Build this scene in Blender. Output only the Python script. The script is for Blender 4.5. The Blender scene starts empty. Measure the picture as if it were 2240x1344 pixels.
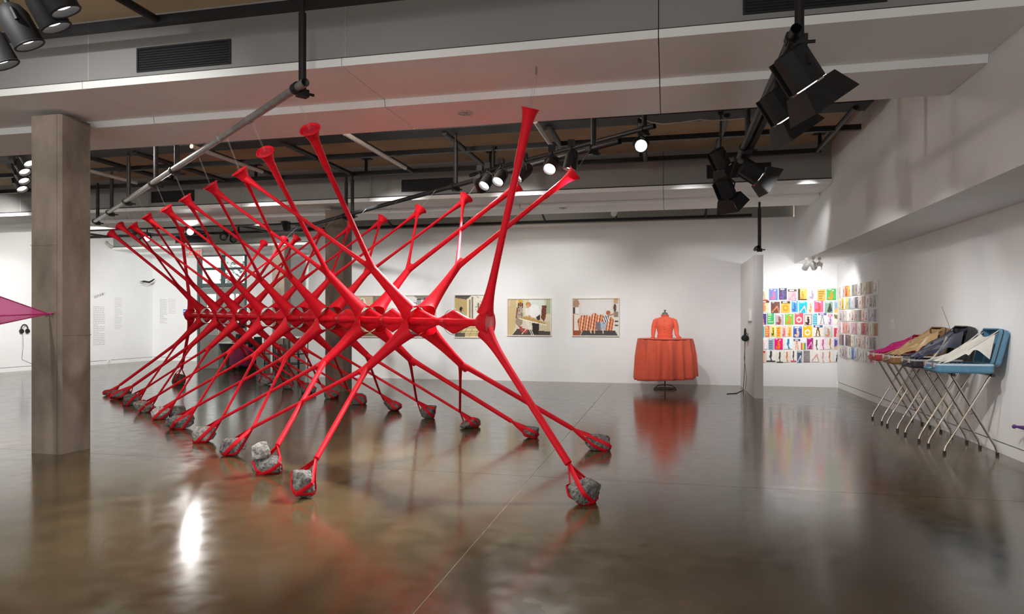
import bpy, bmesh, math, random
import numpy as np
from mathutils import Vector, Matrix

# ------------------------------------------------------------------ camera, world, lights, exposure
F_PX, HORIZON, EYE = 1500.0, 698.0, 1.45
YAW = math.atan(340.0 / F_PX)
CA, SA = math.cos(YAW), math.sin(YAW)
scene = bpy.context.scene
col = scene.collection
cam_d = bpy.data.cameras.new('camera')
cam = bpy.data.objects.new('camera', cam_d)
col.objects.link(cam)
cam_d.sensor_width = 36.0
cam_d.lens = 36.0 * F_PX / 2240.0
cam_d.shift_y = (HORIZON - 672.0) / 2240.0
cam_d.clip_start = 0.05
cam.location = (0, 0, EYE)
cam.rotation_euler = (math.pi / 2, 0, YAW)
scene.camera = cam

world = bpy.data.worlds.new('world')
scene.world = world
world.use_nodes = True
world.node_tree.nodes['Background'].inputs[0].default_value = (1.0, 0.99, 0.975, 1)
world.node_tree.nodes['Background'].inputs[1].default_value = 1.35
vs = scene.view_settings
vs.view_transform = 'Standard'
vs.look = 'None'
vs.exposure = 0.14
vs.gamma = 1.0
vs.use_curve_mapping = False

def spot(name, loc, aim, power, size=60, blend=0.6, radius=0.05, colour=(1, 0.98, 0.955)):
    d = bpy.data.lights.new(name, 'SPOT')
    d.energy = power; d.spot_size = math.radians(size); d.spot_blend = blend
    d.shadow_soft_size = radius; d.color = colour
    o = bpy.data.objects.new(name, d)
    col.objects.link(o)
    o.location = loc
    v = Vector(aim) - Vector(loc)
    o.rotation_euler = v.to_track_quat('-Z', 'Y').to_euler()
    return o

# unseen spots without fixtures: gallery wall washes, plus lamps added to brighten dim places
LAMPS = [
    # location, aim, power, cone, blend
    ((-8.0, 10.6, 3.95), (-7.3, 15.65, 1.3), 560, 50, 1.0),
    ((-4.9, 10.2, 3.95), (-5.1, 15.65, 1.3), 680, 52, 1.0),
    ((-2.6, 10.2, 3.95), (-2.6, 15.65, 1.3), 700, 52, 1.0),
    ((-0.8, 10.4, 3.95), (-0.6, 15.2, 0.9), 330, 42, 1.0),
    ((0.2, 10.6, 3.95), (0.8, 15.6, 1.3), 330, 46, 1.0),  # added to brighten the back wall beside the divider
    ((2.2, 11.5, 3.9), (2.65, 15.6, 1.2), 200, 40, 1.0),  # extra unseen lamp on the packet wall, besides the track heads
    ((-1.2, 10.8, 3.9), (1.5, 14.3, 1.4), 240, 34, 1.0),  # added to lighten the divider's left face
    ((1.15, 5.0, 3.5), (3.3, 8.9, 0.5), 420, 34, 1.0),  # hidden lamp added for the suitcases
    ((0.9, 6.4, 3.12), (3.5, 8.3, 0.8), 130, 54, 1.0),  # added to lighten the right wall by the near suitcases
    ((0.95, 7.9, 3.12), (3.5, 10.6, 0.9), 130, 54, 1.0),  # added to lighten the right wall by the far suitcases
    ((-12.5, 13.2, 3.3), (-17.5, 17.4, 1.5), 1100, 85, 1.0),
    ((-13.0, 11.0, 3.9), (-17.5, 14.0, 1.3), 560, 80, 1.0),
    ((-13.6, 16.2, 3.9), (-16.6, 20.5, 1.4), 620, 80, 1.0),
    ((-10.5, 16.0, 3.9), (-11.6, 20.5, 1.0), 620, 90, 1.0),
    ((-4.5, 2.5, 4.0), (-6.5, 9.5, 0.3), 400, 80, 1.0),
    ((-1.6, 1.5, 4.0), (-3.0, 6.0, 0.8), 180, 80, 1.0),
    ((-9.0, 6.0, 3.9), (-8.0, 11.0, 0.5), 380, 85, 1.0),
]
for i, (l, a, p, s, b) in enumerate(LAMPS):
    spot('unseen_spot_light', l, a, p, s, b, 0.06)

# unseen fill lights added in the ceiling bays to brighten ceiling and fascias
for l, p in (((-3.0, 8.0, 3.86), 60), ((-7.5, 8.0, 3.86), 55), ((-12.0, 8.0, 3.86), 40), ((0.6, 2.2, 4.0), 9), ((-5.5, 2.2, 4.0), 9), ((-3.0, 14.3, 4.0), 8), ((-12.0, 14.6, 4.0), 14)):
    d_ = bpy.data.lights.new('bay_fill_light', 'POINT'); d_.energy = p; d_.shadow_soft_size = 0.08; d_.color = (1, 0.93, 0.84)
    o_ = bpy.data.objects.new('bay_fill_light', d_); col.objects.link(o_); o_.location = l

# ------------------------------------------------------------------ helpers
def ray(u, v):
    x = (u - 1120.0) / F_PX; z = (HORIZON - v) / F_PX
    return np.array([-SA + x * CA, CA + x * SA, z])
def onZ(u, v, Z):
    r = ray(u, v); return r * ((Z - EYE) / r[2]) + np.array([0, 0, EYE])
def onX(u, v, X):
    r = ray(u, v); return r * (X / r[0]) + np.array([0, 0, EYE])
def onY(u, v, Y):
    r = ray(u, v); return r * (Y / r[1]) + np.array([0, 0, EYE])
def atD(u, v, d):
    return ray(u, v) * d + np.array([0, 0, EYE])
def V(*a): return np.array(a, float)
def nrm(v):
    v = np.asarray(v, float); return v / (np.linalg.norm(v) + 1e-12)

class MB:
    def __init__(self): self.v = []; self.f = []
    def add(self, vs, fs):
        o = len(self.v); self.v += [tuple(map(float, p)) for p in vs]
        self.f += [tuple(i + o for i in f) for f in fs]; return self
    def box(self, a, b):
        x0, y0, z0 = a; x1, y1, z1 = b
        vs = [(x0,y0,z0),(x1,y0,z0),(x1,y1,z0),(x0,y1,z0),(x0,y0,z1),(x1,y0,z1),(x1,y1,z1),(x0,y1,z1)]
        return self.add(vs, [(3,2,1,0),(4,5,6,7),(0,1,5,4),(1,2,6,5),(2,3,7,6),(3,0,4,7)])
    def obox(self, c, ux, uy, uz, sx, sy, sz):
        c, ux, uy, uz = map(lambda q: np.asarray(q, float), (c, ux, uy, uz))
        vs = []
        for k in (-1, 1):
            for (i, j) in ((-1,-1),(1,-1),(1,1),(-1,1)):
                vs.append(c + ux*i*sx/2 + uy*j*sy/2 + uz*k*sz/2)
        return self.add(vs, [(3,2,1,0),(4,5,6,7),(0,1,5,4),(1,2,6,5),(2,3,7,6),(3,0,4,7)])
    def rings(self, R, cap0=True, cap1=True):
        n = len(R[0]); vs = [p for r in R for p in r]; fs = []
        for i in range(len(R) - 1):
            for j in range(n):
                k = (j + 1) % n
                fs.append((i*n+j, i*n+k, (i+1)*n+k, (i+1)*n+j))
        if cap0: fs.append(tuple(reversed(range(n))))
        if cap1: fs.append(tuple((len(R)-1)*n + j for j in range(n)))
        return self.add(vs, fs)
    def tube(self, path, rad, seg=10, cap=True, squash=None, up=None):
        P = [np.asarray(p, float) for p in path]
        if np.isscalar(rad): rad = [rad] * len(P)
        T = []
        for i in range(len(P)):
            T.append(nrm(P[min(i+1, len(P)-1)] - P[max(i-1, 0)]))
        n = np.asarray(up, float) if up is not None else (V(0,0,1) if abs(T[0][2]) < 0.9 else V(1,0,0))
        R = []
        for p, t, r in zip(P, T, rad):
            n = nrm(n - t * (n @ t)); b = np.cross(t, n)
            k = 1.0 if squash is None else squash
            R.append([p + n*r*math.cos(2*math.pi*j/seg) + b*r*k*math.sin(2*math.pi*j/seg) for j in range(seg)])
        return self.rings(R, cap, cap)
    def cyl(self, a, b, r, seg=12, r2=None):
        return self.tube([a, b], [r, r if r2 is None else r2], seg)
    def lathe(self, o, axis, prof, seg=20, cap=True, ref=None):
        o = np.asarray(o, float); t = nrm(axis)
        n = np.asarray(ref, float) if ref is not None else (V(0,0,1) if abs(t[2]) < 0.9 else V(1,0,0))
        n = nrm(n - t*(n@t)); b = np.cross(t, n)
        R = [[o + t*l + n*r*math.cos(2*math.pi*j/seg) + b*r*math.sin(2*math.pi*j/seg) for j in range(seg)] for l, r in prof]
        return self.rings(R, cap, cap)
    def grid(self, fn, nu, nv):
        vs = [fn(i/nu, j/nv) for j in range(nv+1) for i in range(nu+1)]
        fs = [(j*(nu+1)+i, j*(nu+1)+i+1, (j+1)*(nu+1)+i+1, (j+1)*(nu+1)+i) for j in range(nv) for i in range(nu)]
        return self.add(vs, fs)
    def torus(self, c, ax, R, r, seg=32, s2=6):
        c = np.asarray(c, float); t = nrm(ax)
        n = V(0,0,1) if abs(t[2]) < 0.9 else V(1,0,0)
        n = nrm(n - t*(n@t)); b = np.cross(t, n)
        vs = []; fs = []
        for i in range(seg):
            a = 2*math.pi*i/seg; d = n*math.cos(a) + b*math.sin(a)
            for j in range(s2):
                q = 2*math.pi*j/s2
                vs.append(c + d*(R + r*math.cos(q)) + t*r*math.sin(q))
        for i in range(seg):
            for j in range(s2):
                fs.append((i*s2+j, ((i+1)%seg)*s2+j, ((i+1)%seg)*s2+(j+1)%s2, i*s2+(j+1)%s2))
        return self.add(vs, fs)
    def mesh(self, name, origin=(0,0,0)):
        me = bpy.data.meshes.new(name)
        vv = np.array(self.v, float) - np.asarray(origin, float)
        me.from_pydata(vv.tolist(), [], self.f)
        me.update()
        return me
    def build(self, name, mat, parent=None, smooth=False, origin=None, bevel=0):
        o0 = ROOT.get(parent.name, (0,0,0)) if parent is not None else (origin if origin is not None else (0,0,0))
        me = self.mesh(name, o0)
        bm = bmesh.new(); bm.from_mesh(me); bmesh.ops.recalc_face_normals(bm, faces=bm.faces); bm.to_mesh(me); bm.free()
        if mat is not None: me.materials.append(mat)
        if smooth:
            me.polygons.foreach_set('use_smooth', [True]*len(me.polygons))
            try: me.set_sharp_from_angle(angle=math.radians(42))
            except Exception: pass
        o = bpy.data.objects.new(name, me); col.objects.link(o)
        if parent is not None:
            o.parent = parent; ROOT[o.name] = o0
        else:
            o.location = tuple(map(float, o0)); ROOT[o.name] = o0
        if bevel:
            m = o.modifiers.new('bevel', 'BEVEL'); m.width = bevel; m.segments = 2; m.limit_method = 'ANGLE'
        return o
ROOT = {}
def thing(name, label, cat, loc, group=None):
    o = bpy.data.objects.new(name, None); col.objects.link(o)
    o.location = tuple(map(float, loc)); o.empty_display_size = 0.1
    ROOT[o.name] = tuple(map(float, loc))
    o['label'] = label; o['category'] = cat
    if group: o['group'] = group
    return o
def tag(o, label, cat, group=None):
    o['label'] = label; o['category'] = cat
    if group: o['group'] = group
    return o
def struct(o, label=None):
    o['kind'] = 'structure'
    if label: o['label'] = label
    return o
def sempty(name, loc=(0,0,0), label=None):
    o = bpy.data.objects.new(name, None); col.objects.link(o); o.location = loc
    ROOT[o.name] = tuple(map(float, loc))
    return struct(o, label)
def copy_thing(root, loc, rotz=0.0, label=None):
    r = root.copy(); col.objects.link(r); r.location = loc; r.rotation_euler = (0, 0, rotz)
    if label: r['label'] = label
    for ch in list(root.children):
        c = ch.copy(); col.objects.link(c); c.parent = r
        for g in ch.children:
            d = g.copy(); col.objects.link(d); d.parent = c
    return r

# ------------------------------------------------------------------ materials
def hexc(h):
    h = h.lstrip('#'); c = [int(h[i:i+2], 16)/255 for i in (0, 2, 4)]
    return tuple(x/12.92 if x <= 0.04045 else ((x+0.055)/1.055)**2.4 for x in c)
def mat(name, rgb, rough=0.6, metal=0.0, noise=0.0, nscale=8.0, bump=0.0, bscale=60.0, spec=0.5, trans=0.0, sheen=0.0, stretch=(1,1,1)):
    m = bpy.data.materials.new(name); m.use_nodes = True
    nt = m.node_tree; p = nt.nodes['Principled BSDF']
    rgb = tuple(rgb)
    p.inputs['Base Color'].default_value = (*rgb, 1)
    p.inputs['Roughness'].default_value = rough; p.inputs['Metallic'].default_value = metal
    p.inputs['Specular IOR Level'].default_value = spec
    if sheen: p.inputs['Sheen Weight'].default_value = sheen
    tc = nt.nodes.new('ShaderNodeTexCoord'); mp = nt.nodes.new('ShaderNodeMapping')
    mp.inputs['Scale'].default_value = stretch
    nt.links.new(tc.outputs['Object'], mp.inputs['Vector'])
    n = nt.nodes.new('ShaderNodeTexNoise'); n.inputs['Scale'].default_value = nscale; n.inputs['Detail'].default_value = 6
    nt.links.new(mp.outputs['Vector'], n.inputs['Vector'])
    r = nt.nodes.new('ShaderNodeValToRGB')
    k = max(noise, 0.015)
    r.color_ramp.elements[0].color = (*[c*(1-k) for c in rgb], 1); r.color_ramp.elements[1].color = (*[min(1, c*(1+k)) for c in rgb], 1)
    r.color_ramp.elements[0].position = 0.3; r.color_ramp.elements[1].position = 0.7
    nt.links.new(n.outputs['Fac'], r.inputs['Fac']); nt.links.new(r.outputs['Color'], p.inputs['Base Color'])
    if bump:
        n2 = nt.nodes.new('ShaderNodeTexNoise'); n2.inputs['Scale'].default_value = bscale; n2.inputs['Detail'].default_value = 5
        nt.links.new(tc.outputs['Object'], n2.inputs['Vector'])
        b = nt.nodes.new('ShaderNodeBump'); b.inputs['Strength'].default_value = bump; b.inputs['Distance'].default_value = 0.02
        nt.links.new(n2.outputs['Fac'], b.inputs['Height']); nt.links.new(b.outputs['Normal'], p.inputs['Normal'])
    if trans:
        t = nt.nodes.new('ShaderNodeBsdfTranslucent'); mx = nt.nodes.new('ShaderNodeMixShader')
        mx.inputs[0].default_value = trans
        nt.links.new(r.outputs['Color'], t.inputs['Color'])
        out = nt.nodes['Material Output']
        nt.links.new(p.outputs[0], mx.inputs[1]); nt.links.new(t.outputs[0], mx.inputs[2]); nt.links.new(mx.outputs[0], out.inputs['Surface'])
    return m
def sheer(name, rgb, alpha=0.6, rough=0.6):
    m = mat(name, rgb, rough, noise=0.06, nscale=20)
    nt = m.node_tree; t = nt.nodes.new('ShaderNodeBsdfTransparent'); mx = nt.nodes.new('ShaderNodeMixShader')
    tl = nt.nodes.new('ShaderNodeBsdfTranslucent'); tl.inputs[0].default_value = (*rgb, 1)
    m2 = nt.nodes.new('ShaderNodeMixShader'); m2.inputs[0].default_value = 0.35
    t.inputs[0].default_value = (*[0.6 + 0.4*c for c in rgb], 1)
    p = nt.nodes['Principled BSDF']
    nt.links.new(p.outputs[0], m2.inputs[1]); nt.links.new(tl.outputs[0], m2.inputs[2])
    mx.inputs[0].default_value = alpha
    nt.links.new(t.outputs[0], mx.inputs[1]); nt.links.new(m2.outputs[0], mx.inputs[2])
    nt.links.new(mx.outputs[0], nt.nodes['Material Output'].inputs['Surface'])
    return m
def emit(name, rgb, s):
    m = bpy.data.materials.new(name); m.use_nodes = True; nt = m.node_tree
    p = nt.nodes['Principled BSDF']; p.inputs['Base Color'].default_value = (0.9, 0.9, 0.9, 1)
    p.inputs['Emission Color'].default_value = (*rgb, 1); p.inputs['Emission Strength'].default_value = s
    return m
def floor_mat():
    m = bpy.data.materials.new('polished_concrete'); m.use_nodes = True; nt = m.node_tree; p = nt.nodes['Principled BSDF']
    tc = nt.nodes.new('ShaderNodeTexCoord')
    n1 = nt.nodes.new('ShaderNodeTexNoise'); n1.inputs['Scale'].default_value = 0.55; n1.inputs['Detail'].default_value = 4; n1.inputs['Roughness'].default_value = 0.5
    n2 = nt.nodes.new('ShaderNodeTexNoise'); n2.inputs['Scale'].default_value = 6.0; n2.inputs['Detail'].default_value = 8
    nt.links.new(tc.outputs['Object'], n1.inputs['Vector']); nt.links.new(tc.outputs['Object'], n2.inputs['Vector'])
    r = nt.nodes.new('ShaderNodeValToRGB'); e = r.color_ramp.elements
    e[0].position = 0.32; e[0].color = (0.060, 0.042, 0.019, 1); e[1].position = 0.7; e[1].color = (0.132, 0.096, 0.046, 1)
    x = e.new(0.5); x.color = (0.093, 0.067, 0.032, 1)
    nt.links.new(n1.outputs['Fac'], r.inputs['Fac'])
    mx = nt.nodes.new('ShaderNodeMix'); mx.data_type = 'RGBA'; mx.blend_type = 'OVERLAY'; mx.inputs[0].default_value = 0.2
    nt.links.new(r.outputs['Color'], mx.inputs[6]); nt.links.new(n2.outputs['Fac'], mx.inputs[7])
    nt.links.new(mx.outputs[2], p.inputs['Base Color'])
    mr = nt.nodes.new('ShaderNodeMapRange'); mr.inputs[1].default_value = 0.3; mr.inputs[2].default_value = 0.7  # black sheet painting the shade of the opening under the worktop
    mr.inputs[3].default_value = 0.12; mr.inputs[4].default_value = 0.19
    nt.links.new(n2.outputs['Fac'], mr.inputs[0]); nt.links.new(mr.outputs[0], p.inputs['Roughness'])
    p.inputs['IOR'].default_value = 1.55
    p.inputs['Specular IOR Level'].default_value = 0.62
    n3 = nt.nodes.new('ShaderNodeTexNoise'); n3.inputs['Scale'].default_value = 2.2; n3.inputs['Detail'].default_value = 2
    nt.links.new(tc.outputs['Object'], n3.inputs['Vector'])
    b = nt.nodes.new('ShaderNodeBump'); b.inputs['Strength'].default_value = 0.02; b.inputs['Distance'].default_value = 0.02
    nt.links.new(n3.outputs['Fac'], b.inputs['Height']); nt.links.new(b.outputs['Normal'], p.inputs['Normal'])
    return m
def concrete_mat():
    m = mat('raw_concrete', (0.19, 0.152, 0.120), 0.85, noise=0.42, nscale=3.0, bump=0.25, bscale=40, stretch=(1, 1, 0.45))
    return m
def print_mat():
    m = bpy.data.materials.new('printed_paper'); m.use_nodes = True; nt = m.node_tree; p = nt.nodes['Principled BSDF']
    a = nt.nodes.new('ShaderNodeAttribute'); a.attribute_name = 'ink'
    nt.links.new(a.outputs['Color'], p.inputs['Base Color']); p.inputs['Roughness'].default_value = 0.5
    p.inputs['Specular IOR Level'].default_value = 0.25
    return m
M = dict(
    white=mat('white_wall_paint', (0.80, 0.81, 0.815), 0.75, noise=0.02, nscale=1.5),
    beam=mat('beam_panel_paint', (0.86, 0.865, 0.85), 0.7, noise=0.03, nscale=1.2),
    fascia=mat('fascia_grey_paint', (0.27, 0.27, 0.26), 0.8, noise=0.03, nscale=1.2),
    upper=mat('upper_wall_shade', (0.34, 0.35, 0.33), 0.85, noise=0.04, nscale=1.5),  # grey stands for the lack of light above the picture wall
    ceil=mat('brown_ceiling_board', (0.52, 0.385, 0.24), 0.85, noise=0.14, nscale=1.6, bump=0.1),
    dark=mat('dark_reveal', (0.03, 0.03, 0.03), 0.9),
    black=mat('black_steel', (0.012, 0.012, 0.013), 0.5, spec=0.3, noise=0.2),
    blackm=mat('matte_black', (0.011, 0.011, 0.012), 0.6, spec=0.3, noise=0.2),
    grill=mat('vent_black', (0.010, 0.010, 0.012), 0.7),
    steel=mat('galvanised_pipe', (0.36, 0.345, 0.33), 0.38, metal=0.75, noise=0.18, nscale=20),
    conduit=mat('grey_conduit', (0.46, 0.43, 0.40), 0.5, metal=0.3, noise=0.12, nscale=14),
    chrome=mat('chrome_tube', (0.62, 0.58, 0.53), 0.16, metal=1.0, noise=0.05),
    conc=concrete_mat(), floor=floor_mat(), ink=print_mat(),
    joint=mat('floor_joint_glint', (0.40, 0.35, 0.28), 0.8, noise=0.2),  # pale tone paints in the glint along the joint edges
    red=mat('red_stretch_nylon', (0.80, 0.009, 0.026), 0.55, noise=0.08, nscale=9, trans=0.15, spec=0.22),
    redsheer=sheer('sheer_red_nylon', (0.72, 0.03, 0.06), 0.72),
    pinkdisc=sheer('pale_pink_membrane', (0.85, 0.62, 0.64), 0.8),
    wire=mat('thin_wire', (0.10, 0.09, 0.09), 0.5, metal=0.6),
    thread=mat('suspension_thread', (0.34, 0.32, 0.3), 0.5),
    rock=mat('grey_rock', (0.185, 0.178, 0.168), 0.85, noise=0.75, nscale=38, bump=1.0, bscale=55),
    rockb=mat('brown_rock', (0.17, 0.12, 0.09), 0.88, noise=0.6, nscale=30, bump=1.0, bscale=50),
    rockl=mat('pale_rock', (0.38, 0.37, 0.35), 0.85, noise=0.65, nscale=26, bump=1.0, bscale=45),
    frame=mat('pale_wood_frame', (0.72, 0.66, 0.58), 0.5, noise=0.08, nscale=20),
    coral=mat('coral_dress_cloth', (0.80, 0.125, 0.065), 0.75, noise=0.06, nscale=15, sheen=0.2),
    iron=mat('dark_iron', (0.035, 0.03, 0.03), 0.45, metal=0.7, noise=0.2),
    verd=mat('grey_green_cap', (0.12, 0.15, 0.13), 0.6, noise=0.2),
    lamp=emit('lit_lens', (1.0, 0.96, 0.9), 14.0),
    lampdim=emit('dim_lens', (1.0, 0.96, 0.9), 5.0),
    lampoff=mat('unlit_lens', (0.25, 0.25, 0.26), 0.2, noise=0.1),
    whiteplastic=mat('white_plastic', (0.78, 0.78, 0.77), 0.4),
    green=mat('grey_green_door_paint', (0.20, 0.215, 0.195), 0.55, noise=0.05),
    gframe=mat('dark_green_frame', (0.06, 0.085, 0.08), 0.5, noise=0.08),
    deskg=mat('grey_laminate', (0.36, 0.37, 0.35), 0.5, noise=0.03),
    rubber=mat('black_rubber', (0.015, 0.015, 0.015), 0.7),
    magenta=mat('magenta_nylon', (0.72, 0.02, 0.26), 0.5, noise=0.1, nscale=12, trans=0.2),
    pinksheer=sheer('pink_sheer_nylon', (0.84, 0.10, 0.40), 0.88),
    purple=mat('purple_nylon', (0.10, 0.04, 0.22), 0.6),
)
def glass_mat():
    m = bpy.data.materials.new('window_glass'); m.use_nodes = True; nt = m.node_tree
    for n in list(nt.nodes):
        if n.type == 'BSDF_PRINCIPLED': nt.nodes.remove(n)
    t = nt.nodes.new('ShaderNodeBsdfTransparent'); t.inputs[0].default_value = (0.93, 0.96, 0.95, 1)
    g = nt.nodes.new('ShaderNodeBsdfGlossy'); g.inputs['Roughness'].default_value = 0.03
    mx = nt.nodes.new('ShaderNodeMixShader'); mx.inputs[0].default_value = 0.07
    nt.links.new(t.outputs[0], mx.inputs[1]); nt.links.new(g.outputs[0], mx.inputs[2])
    nt.links.new(mx.outputs[0], nt.nodes['Material Output'].inputs['Surface'])
    return m
M['glass'] = glass_mat()

# ------------------------------------------------------------------ the setting
XL, XR, YF, YB, YBB = -17.55, 3.5, -2.5, 15.65, 20.6
ZC, ZA, ZB, ZLIP = 4.38, 3.69, 3.62, 3.76
XBULK, ZBULK = 2.65, 2.63

# floor slabs with saw-cut joints
fl = sempty('floor')
MB().box((XL-0.2, YF, -0.12), (XR+0.2, YBB+0.3, -0.003)).build('joint_bed', M['joint'], fl)
xs = [XL-0.2, -13.2, -7.2, -1.22, XR+0.2]; ys = [YF, 0.2, 6.2, 12.2, YBB+0.3]; g = 0.003
for i in range(4):
    for j in range(4):
        MB().box((xs[i]+g, ys[j]+g, -0.1), (xs[i+1]-g, ys[j+1]-g, 0)).build('slab', M['floor'], fl)

def wall(name, a, b, m='white'):
    return struct(MB().box(a, b).build(name, M[m]))
wall('ceiling', (XL-0.2, YF, ZC), (XR+0.2, YBB+0.3, ZC+0.15), 'ceil')
wall('wall_left', (XL-0.2, YF, 0.125), (XL, YBB+0.2, ZC))
wall('wall_right', (XR, YF, 0.125), (XR+0.2, YB+0.2, ZC))
wall('wall_back', (-8.78, YB, 0), (XR, YB+0.22, 3.64))
wall('wall_back_upper', (-8.78, YB+0.12, 3.64), (XBULK, YB+0.4, ZC), 'upper')
# far wall with the door opening
DX0, DX1, DZ = -15.75, -13.85, 3.66
wall('wall_far_left', (XL, YBB, 0.125), (DX0, YBB+0.2, ZC))
wall('wall_far_right', (DX1, YBB, 0), (-4.0, YBB+0.2, ZC))
wall('wall_far_head', (DX0, YBB, DZ), (DX1, YBB+0.2, ZC))
wall('wall_divider', (1.55, 13.18, 0), (1.70, YB, 2.62))
wall('wall_bulkhead', (XBULK, YF, ZBULK), (XR, YB, ZC), 'white')
for nm, a, b in (('baseboard_left', (XL-0.15, YF, 0), (XL-0.004, YBB, 0.113)),
                 ('baseboard_right', (XR+0.004, YF, 0), (XR+0.15, YB, 0.113)),
                 ('baseboard_far', (XL, YBB+0.004, 0), (DX0, YBB+0.15, 0.113))):
    wall(nm, a, b)
for nm, a, b in (('trim_1', (XL-0.15, YF, 0.113), (XL-0.012, YBB, 0.125)), ('trim_2', (XR+0.012, YF, 0.113), (XR+0.15, YB, 0.125)),
                 ('trim_3', (XL, YBB+0.012, 0.113), (DX0, YBB+0.15, 0.125))):
    wall(nm, a, b, 'dark')

# ceiling beams clad in panels 2.74 m long
def beam(idx, y0, ylast, label):
    root = sempty('ceiling_beam', (0, 0, 0), label)
    ys_ = y0 + 0.95
    prof = [(y0+0.07, ZC), (y0+0.07, ZLIP+0.012), (y0, ZLIP), (y0, ZA), (ys_, ZA), (ys_+0.012, ZB), (ylast, ZB), (ylast, ZC)]
    x = -0.07
    edges = [XBULK]
    while x > XL: edges.append(x); x -= 2.745
    edges.append(XL)
    for x1, x0 in zip(edges[:-1], edges[1:]):
        mb = MB(); gg = 0.004
        R0 = [(x0+gg, y, z) for y, z in prof]; R1 = [(x1-gg, y, z) for y, z in prof]
        mb.rings([R0, R1]); o = mb.build('panel', M['beam'], root)
        # the upper fascia is a darker grey
        o.data.materials.append(M['fascia'])
        for p in o.data.polygons:
            if p.center[2] > 3.9 and abs(p.center[1]-(y0+0.07)) < 0.03: p.material_index = 1
    MB().box((XL, y0+0.1, ZB+0.1), (XBULK, ylast-0.05, ZC)).build('core', M['dark'], root)
    MB().box((XL, y0+0.055, ZLIP+0.014), (XBULK, y0+0.0695, ZLIP+0.03)).build('shadow_gap', M['dark'], root)
    return root
beam(1, 5.59, 7.41, 'nearest white panelled ceiling beam crossing the whole room')
beam(2, 12.17, 13.99, 'second white panelled ceiling beam in front of the picture wall')
beam(3, 18.78, YBB, 'farthest white panelled beam above the grey double door')

# concrete columns
def column(x0, y0, x1, y1, ztop, label, joints=()):
    root = sempty('concrete_column', ((x0+x1)/2, (y0+y1)/2, 0), label)
    c = 0.018
    def ring(z):
        return [(x0+c,y0,z),(x1-c,y0,z),(x1,y0+c,z),(x1,y1-c,z),(x1-c,y1,z),(x0+c,y1,z),(x0,y1-c,z),(x0,y0+c,z)]
    MB().rings([ring(0), ring(ztop)]).build('shaft', M['conc'], root)
    for face, z in joints:
        if face == 'f': MB().box((x0+0.01, y0-0.004, z), (x1-0.05, y0+0.01, z+0.008)).build('formwork_ridge', M['conc'], root)
        else: MB().box((x1-0.01, y0+0.02, z), (x1+0.004, y1-0.01, z+0.008)).build('formwork_ridge', M['conc'], root)
    if joints:
        MB().box((x1-0.062, y0-0.005, 0.02), (x1-0.05, y0+0.01, ztop)).build('formwork_ridge', M['conc'], root)
    return root
column(-6.71, 6.07, -6.31, 6.47, 3.64, 'nearest raw concrete column, left of the red sculpture', (('f', 2.24), ('r', 1.27)))
column(-6.71, 12.6, -6.31, 13.0, 3.64, 'raw concrete column behind the red sculpture beside the pictures', (('r', 1.9),))
column(-11.65, 18.6, -11.25, 19.0, 3.66, 'farthest concrete column beside the reception desk')

# ------------------------------------------------------------------ door, far end
d1 = sempty('door_1', ((DX0+DX1)/2, YBB, 0), 'grey green double door with glazed transom at the far left')
mb = MB()
for x in (DX0, DX1-0.07): mb.box((x, YBB-0.03, 0), (x+0.07, YBB+0.17, DZ))
for z in (2.52, DZ-0.07, 3.13): mb.box((DX0+0.07, YBB-0.02, z), (DX1-0.07, YBB+0.15, z+(0.14 if z < 3 else 0.07)))
xm = (DX0+DX1)/2
mb.box((xm-0.035, YBB-0.015, 2.66), (xm+0.035, YBB+0.14, DZ-0.07))
mb.build('door_frame', M['gframe'], d1)
for k in (0, 1):
    xa, xb = (DX0+0.075, xm-0.006) if k == 0 else (xm+0.006, DX1-0.075)
    wx0, wx1 = xa+0.24, xb-0.24
    mb = MB()
    mb.box((xa, YBB+0.02, 0.01), (wx0, YBB+0.07, 2.51)); mb.box((wx1, YBB+0.02, 0.01), (xb, YBB+0.07, 2.51))
    mb.box((wx0, YBB+0.02, 0.01), (wx1, YBB+0.07, 1.30)); mb.box((wx0, YBB+0.02, 2.30), (wx1, YBB+0.07, 2.51))
    leaf = mb.build('door_leaf', M['green'], d1)
    MB().box((wx0, YBB+0.04, 1.30), (wx1, YBB+0.05, 2.30)).build('pane', M['glass'], leaf)
    hx = xb-0.1 if k == 0 else xa+0.1
    MB().cyl((hx, YBB-0.03, 0.95), (hx, YBB-0.03, 1.25), 0.012, 8).build('handle', M['chrome'], leaf)
for xa, xb in ((DX0+0.07, xm-0.035), (xm+0.035, DX1-0.07)):
    for za, zb in ((2.66, 3.13), (3.20, DZ-0.07)):
        MB().box((xa, YBB+0.05, za), (xb, YBB+0.06, zb)).build('pane', M['glass'], d1)
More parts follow.
